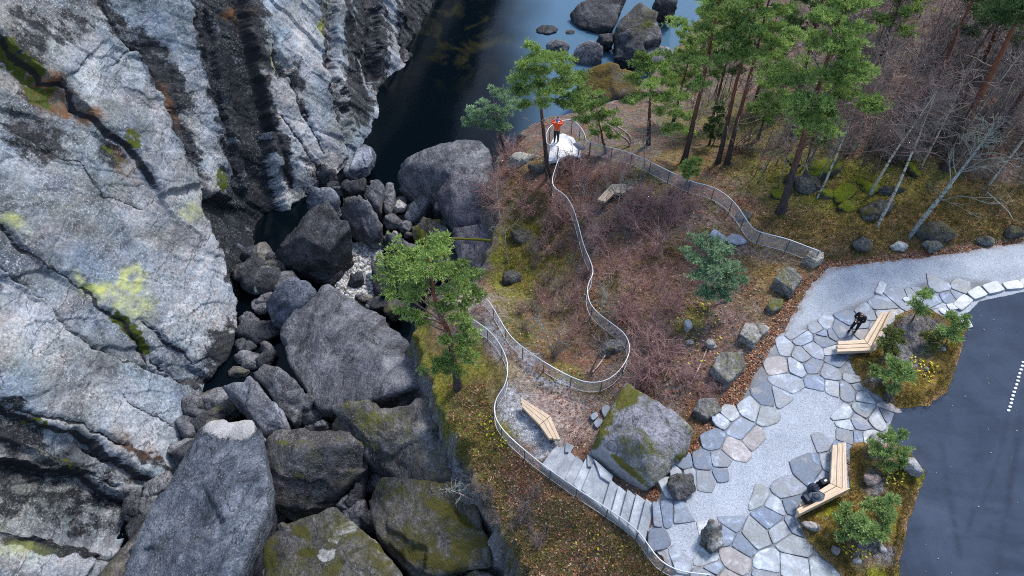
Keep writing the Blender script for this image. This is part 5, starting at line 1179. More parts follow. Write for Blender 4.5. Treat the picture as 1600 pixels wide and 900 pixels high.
def person(label, loc, rz, arms, look, jacket, trousers, hairmat, hat=None, lean=0.0, stride=.0, size=.8):
    """faces +Y before turning by rz; arms: (elbow, wrist) for the left and the right; look: (forward, down) offset of the face"""
    t = thing('person', label, 'person', loc); t.rotation_euler = (0, 0, rz); t.scale = (size,) * 3
    def lk(o): o.matrix_parent_inverse = Matrix.Identity(4); return o
    L = lean
    J = [(0, 0, .93, .15, .11), (0, L * .4, 1.14, .145, .105), (0, L, 1.36, .17, .11), (0, L * 1.1, 1.49, .065), (0, L * 1.15 + .02 + look[0] * .4, 1.55, .055)]
    E = [(0, 1), (1, 2), (2, 3), (3, 4)]
    for s, (el, wr) in zip((-1, 1), arms):
        b = len(J); J += [(s * .19, L, 1.42, .065), (el[0], el[1], el[2], .046), (wr[0], wr[1], wr[2], .03)]; E += [(2, b), (b, b + 1), (b + 1, b + 2)]
        # palm and five fingers curled round what is held
        d = np.array(wr) - np.array(el); d /= np.linalg.norm(d); pm = np.array(wr) + d * .075; b2 = len(J)
        J.append((*pm, .03, .018)); E.append((b + 2, b2))
        side = np.cross(d, (0, 0, 1.)); side /= np.linalg.norm(side) + 1e-6; up = np.cross(side, d)
        for k, (off, ln) in enumerate(((-.028, .065), (-.009, .078), (.01, .073), (.028, .058))):
            f1 = pm + d * ln * .55 + side * off; f2 = f1 + d * ln * .25 - up * ln * .4 * 1.0; b3 = len(J)
            J += [(*f1, .0095), (*f2, .0085)]; E += [(b2, b3), (b3, b3 + 1)]
        th1 = np.array(wr) + d * .035 - side * s * .042; th2 = th1 + d * .035 - side * s * .008; b4 = len(J)
        J += [(*th1, .011), (*th2, .0095)]; E += [(b + 2, b4), (b4, b4 + 1)]
    legs = []
    for s in (-1, 1):
        b = len(J); fy = stride * s
        J += [(s * .095, 0, .86, .095), (s * .105, fy * .5 + .02, .49, .065), (s * .11, fy, .09, .042), (s * .12, fy + .13, .04, .04, .03)]
        E += [(0, b), (b, b + 1), (b + 1, b + 2), (b + 2, b + 3)]; legs.append(b)
    lk(skin('body', J, E, MAT['skin'], t))
    # clothing follows the same joints, a little wider
    jk = [(*j[:3], *(r + .022 for r in j[3:])) for j in J[:4]]; jk[0] = (0, 0, .88, .175, .14); jk[3] = (*J[3][:3], .085); je = [(0, 1), (1, 2), (2, 3)]
    for s, (el, wr) in zip((-1, 1), arms):
        b = len(jk); e = np.array(el); w = np.array(wr)
        jk += [(s * .19, L, 1.42, .092), (*el, .07), (*(e + (w - e) * .9), .053)]; je += [(2, b), (b, b + 1), (b + 1, b + 2)]
    lk(skin('jacket', jk, je, jacket, t))
    tr = [(0, 0, .93, .17, .13)]; te = []
    for b in legs:
        k = len(tr); tr += [(*J[b][:3], .115), (*J[b + 1][:3], .085), (J[b + 2][0], J[b + 2][1], .10, .068)]; te += [(0, k), (k, k + 1), (k + 1, k + 2)]
    lk(skin('trousers', tr, te, trousers, t))
    for b in legs:
        m = MB(); m.ell((J[b + 2][0], J[b + 2][1] + .07, .05), (.055, .145, .055), 12, 8); lk(m.build('shoe', MAT['shoe'], t, True))
    # head with face
    hy, hz = L * 1.2 + look[0], 1.655 - look[1] * .3
    m = MB(); U, F = ico(4); V = U * (.076, .096, .115)
    face = V[:, 1] > 0
    V[:, 0] *= 1 - .16 * smooth(.0, -.11, V[:, 2])
    V[:, 1] += np.where(face, .022 * np.exp(-(V[:, 0] / .016) ** 2) * np.exp(-((V[:, 2] + .02) / .026) ** 2) - .010 * np.exp(-((np.abs(V[:, 0]) - .032) / .017) ** 2 - ((V[:, 2] - .008) / .016) ** 2) + .006 * np.exp(-(V[:, 0] / .025) ** 2 - ((V[:, 2] + .06) / .008) ** 2), 0)
    a = -look[1]; ca, sa_ = math.cos(a), math.sin(a)
    rot = lambda V: np.stack([V[:, 0], V[:, 1] * ca - V[:, 2] * sa_ + hy, V[:, 1] * sa_ + V[:, 2] * ca + hz], -1)
    hd = lk(link('head', mesh_from('head', rot(V), F, MAT['skin'], None, True), t))
    for s in (-1, 1):
        m = MB(); m.ell((0, 0, 0), (.012, .026, .036), 8, 6); V2 = rot(np.concatenate(m.V) + (s * .077, -.008, .0)); o = link('ear', mesh_from('ear', V2, m.F, MAT['skin'], None, True), hd); o.matrix_parent_inverse = Matrix.Identity(4)
        m = MB(); m.ell((0, 0, 0), (.012, .007, .008), 8, 6); V2 = rot(np.concatenate(m.V) + (s * .031, .083, .010)); o = link('eye', mesh_from('eye', V2, m.F, MAT['shoe'], None, True), hd); o.matrix_parent_inverse = Matrix.Identity(4)
    if hat:
        k = U[:, 2] > -.05; V3 = U * (.092, .11, .128) + (0, -.006, .02)
        keep = k[F].all(1); o = link('hat', mesh_from('hat', rot(V3), F[keep], hat, None, True), hd); o.matrix_parent_inverse = Matrix.Identity(4)
        m = MB(); m.ell((0, 0, 0), (.045, .045, .045), 10, 7); V2 = rot(np.concatenate(m.V) + (0, -.02, .165)); o = link('pompom', mesh_from('pompom', V2, m.F, hat, None, True), hd); o.matrix_parent_inverse = Matrix.Identity(4)
    else:
        k = (U[:, 2] > -.35) & (U[:, 1] < .35 + .55 * (U[:, 2] > .55)); k &= ~((U[:, 2] > .6) & (np.hypot(U[:, 0], U[:, 1] + .15) < .35))
        V3 = U * (.083, .104, .122) + (0, -.004, .003); keep = k[F].all(1)
        o = link('hair', mesh_from('hair', rot(V3), F[keep], hairmat, None, True), hd); o.matrix_parent_inverse = Matrix.Identity(4)
    return t
a = at(869, 222, DECK)
person('person in an orange jacket and lilac hat with raised hands on the platform', a, R(-8), (((-.36, .10, 1.42), (-.13, .24, 1.62)), ((.36, .10, 1.42), (.13, .24, 1.62))), (.02, .0), MAT['orange'], MAT['navy'], MAT['hair'], MAT['lilac'], .0, .03, .84)
m = MB(); pc = at(869, 222, DECK); cs, sn = math.cos(R(-8)), math.sin(R(-8))
cp = (pc[0] - sn * .25, pc[1] + cs * .25, DECK + 1.40)
m.box(cp, (.13, .05, .085), R(-8)); m.tube(np.array([cp, (cp[0] - sn * .11, cp[1] + cs * .11, cp[2])]), .035, 10)
tag(m.build('camera', MAT['phone'], None, bevel=.008), 'dark camera held up by the person in orange', 'camera')
b = at(1332, 517, .05)
person('person in black standing beside the upper bench, head bent over a phone', b, R(128), (((-.27, .10, 1.14), (-.07, .30, 1.13)), ((.27, .10, 1.14), (.09, .30, 1.15))), (.07, .55), MAT['black'], MAT['black'], MAT['hair'], None, .05, .10, .72)
cs, sn = math.cos(R(128)), math.sin(R(128)); f = .29
m = MB(); m.box((b[0] - sn * f, b[1] + cs * f, .05 + .84), (.06, .12, .01), R(128))
tag(m.build('phone', MAT['phone'], None, bevel=.004), 'dark phone in the hands of the person in black', 'phone')
# gear on and beside the lower bench
Z = .41
t = thing('backpack', 'grey-green rucksack lying on the lower bench', 'backpack', at(1276, 779, Z))
U, F = ico(4); c = at(1276, 778, Z + .13)
V = U * np.array([.26, .19, .15]) * (1 + .12 * fbm(U * 1.8, 3))[:, None]; V[:, 2] = np.maximum(V[:, 2], -.12)
link('bag', mesh_from('bag', V + c, F, MAT['grey_green'], None, True), t)
m = MB(); m.ell(c + np.array([-.03, .0, .12]), (.13, .11, .045), 12, 8, .5); m.build('lid', MAT['blue_black'], t, True)
m = MB(); th = np.linspace(.3, 2.9, 12); m.tube(np.stack([c[0] - .16 + .05 * np.cos(th), c[1] + .14 * np.cos(th), c[2] + .02 + .13 * np.sin(th)], -1), .018, 6); m.build('strap', MAT['blue_black'], t, True)
m = MB(); a1, a2 = at(1272, 766, Z + .05), at(1289, 774, Z + .10); m.tube(np.linspace(a1, a2, 6), [.05, .055, .055, .05, .045, .03], 10)
tag(m.build('tripod', MAT['blue_black'], None, True), 'folded dark tripod lying across the lower bench', 'tripod')
t = thing('bag', 'black bag on the near end of the lower bench', 'bag', at(1259, 781, Z)); c = at(1259, 780, Z + .1)
m = MB(); m.box(c, (.18, .30, .2), .45); m.build('pouch', MAT['black'], t, bevel=.05); m = MB(); m.box(c + np.array([.0, 0, .11]), (.12, .22, .03), .45); m.build('flap', MAT['blue_black'], t, bevel=.012)
t = thing('bag', 'round dark blue bag on the paving in front of the lower bench', 'bag', at(1272, 766, .05)); c = at(1271, 764, .27)
m = MB(); m.ell(c, (.2, .19, .2), 16, 12); m.build('pouch', MAT['blue_black'], t, True); m = MB(); th = np.linspace(0, math.pi, 10); m.tube(np.stack([c[0] + .1 * np.cos(th), c[1] + 0 * th, c[2] + .17 + .1 * np.sin(th)], -1), .014, 6); m.build('handle', MAT['black'], t, True)
t = thing('camera', 'black camera with pale buttons beside the inner corner of the lower bench', 'camera', at(1287, 757, .05)); c = at(1287, 753, .3)
m = MB(); m.box(c, (.3, .2, .22), .4); m.box(c + np.array([0, 0, -.17]), (.34, .24, .14), .4); m.build('case', MAT['black'], t, bevel=.03)
m = MB(); m.box(c + np.array([.02, .0, .115]), (.09, .06, .012), .4); m.build('tag', MAT['white_conc'], t)
# ================================================================== TREES AND SHRUBS
def bark(name, low, high, z0, z1, scale=5, marks=None):
    k = NB(name, .85, .2); x = k.n.new('ShaderNodeSeparateXYZ')
    t = k.attr('upness'); f = k.noise(scale, 6, .7, k.mapping((3, 3, .8))); g = k.noise(20, 4, .7)
    mr = k.n.new('ShaderNodeMapRange'); k.l.new(k.math('ADD', t, k.math('MULTIPLY', k.math('SUBTRACT', f, .5), .35)), mr.inputs[0]); mr.inputs[1].default_value = z0; mr.inputs[2].default_value = z1
    c = k.mix(mr.outputs[0], low, high)
    c = k.mix(1, c, k.ramp(f, [(.32, .45), (.5, 1.0), (.68, 1.5)]), 'MULTIPLY')
    if marks:
        m = k.noise(4.5, 4, .6, k.mapping((.6, .6, 3.2))); c = k.mix(k.ramp(m, [(.54, 0), (.6, .9)]), c, marks)
    return k.done(c, k.bump(f, .7, .04))
MAT['pine_bark'] = bark('pine_bark', (.055, .042, .038), (.20, .075, .035), .35, .7)
MAT['red_bark'] = bark('red_pine_bark', (.055, .042, .04), (.17, .065, .038), .2, .5)
MAT['birch_bark'] = bark('birch_bark', (.36, .33, .26), (.50, .45, .37), .0, .5, 7, (.05, .042, .04))
MAT['lichen_bark'] = bark('lichen_covered_bark', (.15, .15, .13), (.33, .35, .31), .0, .4, 8, (.09, .085, .075))
MAT['grey_bark'] = bark('grey_brown_bark', (.12, .105, .09), (.15, .125, .11), .0, .5, 8)
MAT['dead_wood'] = bark('pinkish_dead_wood', (.30, .20, .18), (.42, .33, .31), .0, .5, 8, (.12, .08, .07))
MAT['limb'] = bark('pine_limb_bark', (.12, .075, .05), (.24, .17, .13), .0, .8, 8, (.36, .34, .31))
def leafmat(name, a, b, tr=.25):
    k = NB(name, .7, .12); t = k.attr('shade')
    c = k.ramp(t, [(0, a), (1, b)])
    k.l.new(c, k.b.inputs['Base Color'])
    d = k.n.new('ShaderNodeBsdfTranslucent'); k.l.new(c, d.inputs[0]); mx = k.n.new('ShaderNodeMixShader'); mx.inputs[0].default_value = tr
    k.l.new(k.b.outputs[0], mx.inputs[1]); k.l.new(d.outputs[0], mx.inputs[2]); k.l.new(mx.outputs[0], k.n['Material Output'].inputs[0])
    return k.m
MAT['needles'] = leafmat('pine_needles', (.10, .165, .042), (.37, .49, .14))
MAT['needles_blue'] = leafmat('blue_green_needles', (.11, .19, .10), (.35, .48, .27))
MAT['needles_dark'] = leafmat('dark_needles', (.045, .088, .03), (.14, .21, .07))
MAT['needles_young'] = leafmat('young_pine_needles', (.12, .20, .06), (.40, .51, .18))
MAT['needles_olive'] = leafmat('olive_needles', (.10, .12, .035), (.27, .29, .10))
MAT['twig_red'] = plain('reddish_twigs', (.36, .215, .19), .85, .2, .35, 3, 0)
MAT['twig_grey'] = plain('grey_brown_twigs', (.20, .16, .145), .85, .2, .35, 3, 0)
MAT['twig_dark'] = plain('dark_brown_twigs', (.10, .078, .08), .85, .2, .35, 3, 0)
MAT['twig_lichen'] = plain('lichen_grey_twigs', (.22, .23, .20), .85, .2, .35, 3, 0)

def tri_mesh(name, V, F, mat, **attrs): return mesh_from(name, V, F, mat, attrs, False)
class Tubes:
    "many thin branches in one mesh"
    def __init__(s): s.V, s.F, s.U, s.n = [], [], [], 0
    def add(s, P, r0, r1, k=3, up=(0, 1)):
        P = np.asarray(P, float); n = len(P); V, F = tube(P, np.linspace(r0, r1, n), k, False)
        s.V.append(V); s.F += [tuple(i + s.n for i in f) for f in F]; s.U.append(np.repeat(np.linspace(up[0], up[1], n), k)); s.n += len(V)
    def mesh(s, name, mat):
        F = np.array(s.F); return mesh_from(name, np.concatenate(s.V), F, mat, {'upness': np.concatenate(s.U)}, True)
def wander(p, d, L, n, r, wob=.15, up=0.0):
    "a crooked branch"
    P = [np.array(p, float)]; d = np.array(d, float); d /= np.linalg.norm(d)
    for i in range(n):
        d = d + r.normal(size=3) * wob + np.array([0, 0, up]); d /= np.linalg.norm(d); P.append(P[-1] + d * L / n)
    return np.array(P), d
def tufts(centres, axes, shade, r, k=8, ln=.17, w=.013, spread=.75):
    "needle tufts: k thin blades from every centre"
    n = len(centres); A = np.repeat(axes, k, 0); Cn = np.repeat(centres, k, 0)
    D = A + r.normal(size=(n * k, 3)) * spread; D /= np.linalg.norm(D, axis=1)[:, None] + 1e-9
    S = np.cross(D, r.normal(size=(n * k, 3))); S /= np.linalg.norm(S, axis=1)[:, None] + 1e-9
    l = ln * r.uniform(.7, 1.25, (n * k, 1)); S *= w * r.uniform(.8, 1.3, (n * k, 1))
    V = np.stack([Cn - S * .6, Cn + D * l * .55 - S, Cn + D * l, Cn + D * l * .55 + S, ], 1).reshape(-1, 3)
    F = np.arange(len(V)).reshape(-1, 4)
    sh_ = np.clip(np.repeat(shade, k) + r.normal(size=n * k) * .12, 0, 1)
    return V, F, np.repeat(sh_, 4)
def pine(name, label, base, top, pads, mat='needles', trunk_r=.14, bark='pine_bark', dens=1.0, seed=1, bend=.12, ln=.17, group=None, w=.013, bare=6):
    "pads: list of (centre xyz, (rx, ry, rz)) of foliage; limbs run from the trunk to them"
    r = np.random.RandomState(seed); base, top = np.array(base, float), np.array(top, float); H = np.linalg.norm(top - base)
    t = thing(name, label, 'tree', base, group)
    n = 14; s = np.linspace(0, 1, n)[:, None]; off = fbm(np.concatenate([s * 2.1, s * 0 + seed * 1.7, s * 0], 1), 2)[:, None] * np.array([1, .5, 0]) * bend * H * .25
    P = base + (top - base) * s + off * s * (1 - s) * 3 - np.array([0, 0, .25]) * (1 - s)
    T = Tubes(); rad = trunk_r * (1 - .82 * s[:, 0]) + trunk_r * .45 * np.exp(-s[:, 0] * H / .35)
    V, F = tube(P, rad, 9, False); T.V.append(V); T.F += F; T.U.append(np.repeat(s[:, 0], 9)); T.n = len(V)
    link('trunk', T.mesh('trunk', MAT[bark]), t)
    L = Tubes(); CV, CA, CS = [], [], []
    L.add(P[2:], trunk_r * .3, .01, 5, (0, .6))
    for c, rr in pads:
        c = np.array(c, float); rr = np.array(rr, float)
        # leave the trunk a little below the pad
        q = np.clip((c[2] - base[2] - .25 * np.hypot(*(c[:2] - base[:2]) * 1)) / max(.5, top[2] - base[2]), .08, .97)
        p0 = np.array([np.interp(q, s[:, 0], P[:, j]) for j in range(3)])
        mid = (p0 + c) / 2 + r.normal(size=3) * .12 * np.linalg.norm(c - p0) + [0, 0, .08]
        k = np.linspace(0, 1, 7)[:, None]; lp = (1 - k) ** 2 * p0 + 2 * k * (1 - k) * mid + k ** 2 * c
        br = trunk_r * .32 * (1 - q * .5); L.add(lp, br, br * .35, 5, (0, .5))
        vol = rr[0] * rr[1]; nt = int(330 * dens * vol ** .85) + 20; pb = r.normal() * .12
        # twigs, every one carrying a run of tufts
        m = max(5, int(9 * vol ** .5))
        for _ in range(m):
            a = r.uniform(0, 6.283); e = c + rr * np.array([math.cos(a), math.sin(a), r.uniform(-.2, .75)]) * r.uniform(.55, 1.0)
            st = lp[r.randint(3, 7)]; tw = np.linspace(st, e, 4) + r.normal(size=(4, 3)) * .04; L.add(tw, br * .4, .006, 3, (.4, 1))
            nn = max(2, nt // m); f = r.uniform(.25, 1.05, (nn, 1)) ** .8
            q_ = st + (e - st) * f + r.normal(size=(nn, 3)) * rr * np.array([.2, .2, .16])
            ax = (e - st) / (np.linalg.norm(e - st) + 1e-6) * .5 + np.array([0, 0, .6]) + (q_ - c) / rr * .35
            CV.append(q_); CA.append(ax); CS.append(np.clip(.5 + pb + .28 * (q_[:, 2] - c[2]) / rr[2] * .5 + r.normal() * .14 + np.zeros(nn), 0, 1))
    for _ in range(bare):
        q = r.uniform(.25, .8); p0 = np.array([np.interp(q, s[:, 0], P[:, j]) for j in range(3)]); a = r.uniform(0, 6.283)
        lp, d = wander(p0, (math.cos(a), math.sin(a), .15), r.uniform(.4, .12 * H + .5), 5, r, .25); L.add(lp, trunk_r * .16, .008, 4, (.5, 1))
        for _k in range(3): l2, _ = wander(lp[r.randint(2, 5)], d + r.normal(size=3) * .8, r.uniform(.2, .6), 3, r, .3); L.add(l2, .012, .005, 3, (.8, 1))
    V, F, shd = tufts(np.concatenate(CV), np.concatenate(CA), np.concatenate(CS), r, 8, ln, w * 1.35)
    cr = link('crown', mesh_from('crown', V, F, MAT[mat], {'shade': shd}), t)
    link('limbs', L.mesh('limbs', MAT['limb']), t)
    return t
def auto_pads(base, top, n, start, R0, seed, squash=.42, cone=.5, side=None):
    r = np.random.RandomState(seed); base, top = np.array(base), np.array(top); out = []
    for i in range(n):
        f = start + (1 - start) * ((i + .5) / n) ** .9
        prof = (1 - cone * ((f - start) / (1 - start)) ** 1.3) * (.55 + .45 * min(1, (f - start) / .12 + .3))
        a = i * 2.4 + r.uniform(-.5, .5); d = R0 * prof * r.uniform(.35, 1.0)
        c = base + (top - base) * f + np.array([math.cos(a) * d, math.sin(a) * d, r.uniform(-.15, .25)])
        s = R0 * prof * r.uniform(.26, .48); out.append((c, (s * r.uniform(.9, 1.3), s, s * squash)))
    out.append((top - (top - base) * .02, (R0 * .25, R0 * .25, R0 * .3)))
    return out
def up(px, py, bz, h):
    "top of an upright thing: the point seen at (px, py), at height bz + h"
    return at(px, py, bz + h)
def place_pads(L): return [(at(a, b, z), (rx, ry, rz)) for a, b, z, rx, ry, rz in L]

# -- the pine leaning out over the gorge
B = on(716, 606); T_ = at(668, 402, B[2] + 7.2)
pads = []
for px, py, h, s in ((615,400,5.2,.62),(640,385,5.6,.7),(668,392,6.4,.7),(700,385,5.8,.62),(612,430,4.8,.55),(640,420,6.3,.75),(672,425,6.9,.72),(705,415,6.2,.7),(728,430,5.2,.55),(620,458,4.6,.55),(648,455,5.9,.6),(735,462,4.6,.55),(712,455,5.6,.55),(640,485,4.3,.48),(722,490,4.4,.55),(742,515,3.6,.5),(728,540,3.2,.5),(705,530,3.8,.4),(690,565,2.4,.55),(672,575,2.2,.42),(712,582,2.0,.38),(735,560,2.6,.42),(690,480,5.0,.42),(660,500,3.8,.36)):
    pads.append((at(px, py, B[2] + h), (s, s * .85, s * .36)))
pine('pine_tree', 'broad pine with a flat green crown leaning out over the gorge boulders', B, T_, pads, 'needles', .17, 'red_bark', 1.2, 4, .25, .15, bare=16)
# -- the pine by the platform
B = on(858, 276); T_ = at(834, 66, B[2] + 7.6)
pads = []
for px, py, h, s in ((834,72,7.5,.45),(828,95,7.2,.6),(850,92,7.0,.6),(822,118,6.6,.65),(848,118,6.8,.7),(875,112,6.4,.6),(815,142,6.0,.55),(840,142,6.2,.7),(868,140,6.0,.7),(892,132,5.8,.6),(900,155,5.2,.55),(875,160,5.3,.5),(850,165,5.4,.4),(915,120,5.4,.5),(925,145,5.0,.5),(820,165,5.2,.35),(885,95,5.8,.5),(870,90,6.2,.45)):
    pads.append((at(px, py, B[2] + h), (s, s * .9, s * .42)))
pine('pine_tree', 'bright green pine with a straight dark trunk beside the viewing platform', B, T_, pads, 'needles', .13, 'pine_bark', 1.1, 7, .05, .16)
B = on(792, 246); pads = [(at(px, py, B[2] + h), (s, s * .9, s * .4)) for px, py, h, s in ((785,150,3.8,.6),(765,165,3.6,.7),(745,180,3.0,.65),(735,192,2.6,.5),(775,190,2.8,.6),(795,172,3.4,.55),(808,160,3.2,.45),(758,200,2.4,.5),(790,200,2.5,.4),(770,142,3.9,.4))]
pine('pine_tree', 'low spreading pine hanging over the dark pool left of the platform', B, at(772, 160, B[2] + 3.8), pads, 'needles_blue', .10, 'pine_bark', 1.1, 9, .2, .16)
B = on(948, 240); pads = [(at(px, py, B[2] + h), (s, s * .9, s * .4)) for px, py, h, s in ((895,172,2.4,.5),(915,165,2.8,.55),(935,158,3.0,.5),(905,188,1.9,.5),(928,185,2.2,.55),(950,175,2.4,.45),(945,198,1.6,.45),(965,190,1.7,.4),(925,205,1.2,.4),(960,212,1.1,.4))]
pine('pine_tree', 'low bushy dark green pine just right of the viewing platform', B, at(930, 165, B[2] + 3.0), pads, 'needles', .08, 'pine_bark', 1.1, 10, .2, .15)
B = on(1014, 226); T_ = at(1018, 82, B[2] + 5.6)
pads = [(at(px, py, B[2] + h), (s, s * .9, s * .42)) for px, py, h, s in ((1012,88,5.5,.55),(1000,108,5.1,.65),(1028,108,5.2,.6),(985,128,4.4,.6),(1015,130,5.0,.6),(1045,128,4.6,.6),(1060,150,3.8,.55),(1035,152,4.2,.6),(1000,150,4.2,.45),(1065,180,2.9,.55),(1050,200,2.4,.5),(1072,205,2.0,.4),(980,160,3.4,.35),(1045,175,3.4,.5))]
pine('pine_tree', 'yellow-tipped green pine between the platform and the river boulders', B, T_, pads, 'needles', .12, 'red_bark', 1.1, 12, .1, .16)
# -- tall pines of the wood
TALL = [('tall red-trunked pine nearest the river, its crown reaching the top edge', (1069,252), (1128,-15), 9.2, .15, 16, .55, 1.7, 'needles', 21),
        ('tall twin-stemmed pine in the wood, left stem', (1122,254), (1190,-20), 9.0, .13, 12, .66, 1.4, 'needles', 22),
        ('tall twin-stemmed pine in the wood, right stem', (1136,256), (1208,-25), 9.0, .13, 12, .62, 1.5, 'needles', 23),
        ('tall dark-trunked pine with the widest crown in the wood', (1221,331), (1322,-5), 8.8, .18, 22, .45, 2.2, 'needles', 24),
        ('tall leaning pine with a rust-red trunk at the right edge', (1478,262), (1625,-40), 9.5, .21, 12, .78, 1.7, 'needles_dark', 25),
        ('slender dark pine behind the twin stems', (1112,190), (1155,20), 7.5, .09, 14, .5, 1.3, 'needles_dark', 26),
        ('dark pine at the upper right corner of the wood', (1530,120), (1585,-30), 6.5, .12, 16, .45, 1.5, 'needles_dark', 27),
        ('pine behind the yellow-tipped one at the river bank', (1052,190), (1085,60), 5.8, .1, 14, .4, 1.4, 'needles', 28),
        ('pine with crown at the top edge, deep in the wood', (1250,140), (1300,-60), 7.0, .12, 16, .4, 1.7, 'needles_dark', 29),
        ('young light green pine in the thicket behind the twin stems', (1185,215), (1215,120), 4.2, .07, 12, .3, 1.1, 'needles', 41), ('light green pine between the twin stems and the widest pine', (1180,160), (1215,20), 6.2, .1, 14, .4, 1.4, 'needles', 42),
        ('pine at the top edge right of the widest crown', (1370,110), (1425,-50), 6.8, .11, 14, .45, 1.6, 'needles', 43), ('low light green pine under the widest crown', (1262,255), (1282,165), 3.6, .06, 10, .35, .9, 'needles', 44),
        ('red-trunked pine leaning toward the top edge between birches and corner', (1442,172), (1548,-60), 8.0, .12, 10, .75, 1.2, 'needles_dark', 45), ('red-trunked pine leaning out of the picture on the far right', (1562,205), (1700,-20), 8.5, .13, 10, .75, 1.3, 'needles_dark', 46),
        ('pine at the top edge above the river heap', (1105,80), (1130,-50), 6.0, .1, 14, .3, 1.5, 'needles', 30)]
for lab, b, t_, h, tr, n, st_, R0, mt, sd_ in TALL:
    B = on(*b); T_ = at(*t_, B[2] + h)
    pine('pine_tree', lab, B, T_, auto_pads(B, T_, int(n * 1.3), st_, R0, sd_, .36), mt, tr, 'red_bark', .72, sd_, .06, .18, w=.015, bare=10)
# extra low sprays of the widest pine
# -- small pines
B = on(1108, 226); T_ = B + [0, 0, 2.6]; pine('spruce', 'small dense dark spruce under the red-trunked pine', B, T_, auto_pads(B, T_, 16, .12, .75, 31, .5, .85), 'needles_dark', .06, 'pine_bark', 1.2, 31, .02, .13)
B = on(1072, 288); T_ = B + [0, 0, 1.5]; pine('young_pine', 'low green pine bush pushing through the upper mesh fence', B, T_, auto_pads(B, T_, 9, .3, .75, 32, .45, .5), 'needles', .05, 'pine_bark', 1.0, 32, .05, .14)
B = on(1146, 470); pads = [(at(px, py, B[2] + h), (s, s * .9, s * .45)) for px, py, h, s in ((1085,372,2.6,.4),(1105,385,2.6,.5),(1125,395,2.5,.5),(1090,405,2.2,.5),(1115,415,2.4,.55),(1140,420,2.1,.5),(1100,435,1.9,.5),(1128,440,1.9,.5),(1150,438,1.6,.4),(1112,460,1.4,.5),(1135,462,1.3,.4),(1068,395,1.9,.3),(1095,455,1.3,.35))]
pine('pine_tree', 'pale blue-green small pine standing on the heath of the knoll', B, at(1108, 385, B[2] + 2.7), pads, 'needles_blue', .08, 'red_bark', 1.15, 33, .3, .15)
YP = [('sparse young pine with a bare lower stem at the top of the upper bed', (1425,503), (1447,462), 1.5, 5, .42, 'needles_young'), ('young pine by the kerb stones at the corner of the upper bed', (1478,545), (1492,500), 1.1, 9, .5, 'needles_young'),
      ('olive young pine right behind the upper bench', (1378,568), (1396,520), 1.1, 9, .45, 'needles_olive'), ('bushy blue-green young pine at the lower end of the upper bed', (1388,612), (1400,570), 1.1, 10, .55, 'needles_young'), ('small olive pine between the two bushy ones of the upper bed', (1450,540), (1460,525), .7, 6, .35, 'needles_olive'),
      ('young pine at the asphalt edge in the upper corner of the lower bed', (1378,725), (1396,690), 1.0, 9, .5, 'needles_young'), ('bushy young pine in the middle of the lower bed', (1350,845), (1330,815), 1.0, 11, .55, 'needles_young'), ('young pine with yellow leaves beside it in the lower bed', (1370,822), (1382,792), .9, 9, .5, 'needles_young')]
for i, (lab, b, t_, h, n, R0, mt) in enumerate(YP):
    B = at(*b, .2); T_ = at(*t_, .2 + h); pine('young_pine', lab, B, T_, auto_pads(B, T_, n, .35, R0 * 1.2, 50 + i, .5, .35), mt, .035, 'grey_bark', 1.5, 50 + i, .1, .15, w=.012, bare=2)

# -- leafless trees
def bare_tree_meshes(H, seed, trunk_r, spread=.35, nb=26, twig=5, lean=(0, 0), start=.3, bark='grey_bark', tw='twig_grey', sub=3, crook=.1, rise=.55):
    r = np.random.RandomState(seed); T = Tubes(); K = Tubes()
    n = 12; P, d = wander((0, 0, -.2), (lean[0], lean[1], 1), H, n, r, crook * .35, .02)
    for k in range(len(P)): P[k, :2] = P[k, :2] * .6 + np.array(lean) * (P[k, 2] + .2) * .4
    T.add(P, trunk_r, trunk_r * .12, 7)
    for i in range(nb):
        q = start + (1 - start) * r.uniform() ** .8; k = min(n - 1, int(q * n)); p0 = P[k] + (P[k + 1] - P[k]) * (q * n - k)
        a = i * 2.4 + r.uniform(-.6, .6); L = H * spread * (1.15 - q) * r.uniform(.5, 1.2) + .15 * H * .5
        lp, d = wander(p0, (math.cos(a), math.sin(a), rise * r.uniform(.5, 1.6)), L, 5, r, .2, .04); r0 = trunk_r * .4 * (1.1 - q)
        K.add(lp, max(r0, .012), .008, 4)
        for _ in range(sub):
            j = r.randint(1, 6); l2, d2 = wander(lp[min(j, 5)], d + r.normal(size=3) * .6, L * r.uniform(.3, .65), 4, r, .25, .03); K.add(l2, .011, .006, 3)
            for _ in range(twig):
                l3, _ = wander(l2[r.randint(1, 5)], d2 + r.normal(size=3) * .7, L * r.uniform(.15, .4), 2, r, .2, .03); K.add(l3, .0065, .004, 3)
    return T.mesh('trunk', MAT[bark]), K.mesh('crown', MAT[tw])
def tree_at(name, label, loc, meshes, rz=0, sc=1.0, group=None):
    t = thing(name, label, 'tree', loc, group); t.rotation_euler = (0, 0, rz); t.scale = (sc, sc, sc)
    for nm, me in zip(('trunk', 'crown'), meshes):
        o = bpy.data.objects.new(nm, me); COL.objects.link(o); o.parent = t
    return t
def lean_for(b, t_, h):
    B = on(*b); T_ = at(*t_, B[2] + h); return B, ((T_[0] - B[0]) / h, (T_[1] - B[1]) / h)
BIRCH = [('thin white birch standing left of the other two white birches', (1276,312), (1395,62), 6.2, .065, 'birch_bark', 'twig_grey', 18, .5, .25), ('white birch in the middle of the three, rising from the mossy rocks', (1358,307), (1452,122), 6.2, .085, 'birch_bark', 'twig_grey', 26, .5, .3), ('white birch on the right of the three, beside the mossy hump', (1369,356), (1498,118), 6.2, .085, 'birch_bark', 'twig_grey', 26, .5, .3),
         ('crooked lichen-covered tree with pale branches spreading to the right edge', (1419,374), (1590,130), 5.6, .125, 'lichen_bark', 'twig_lichen', 28, .35, .42)]
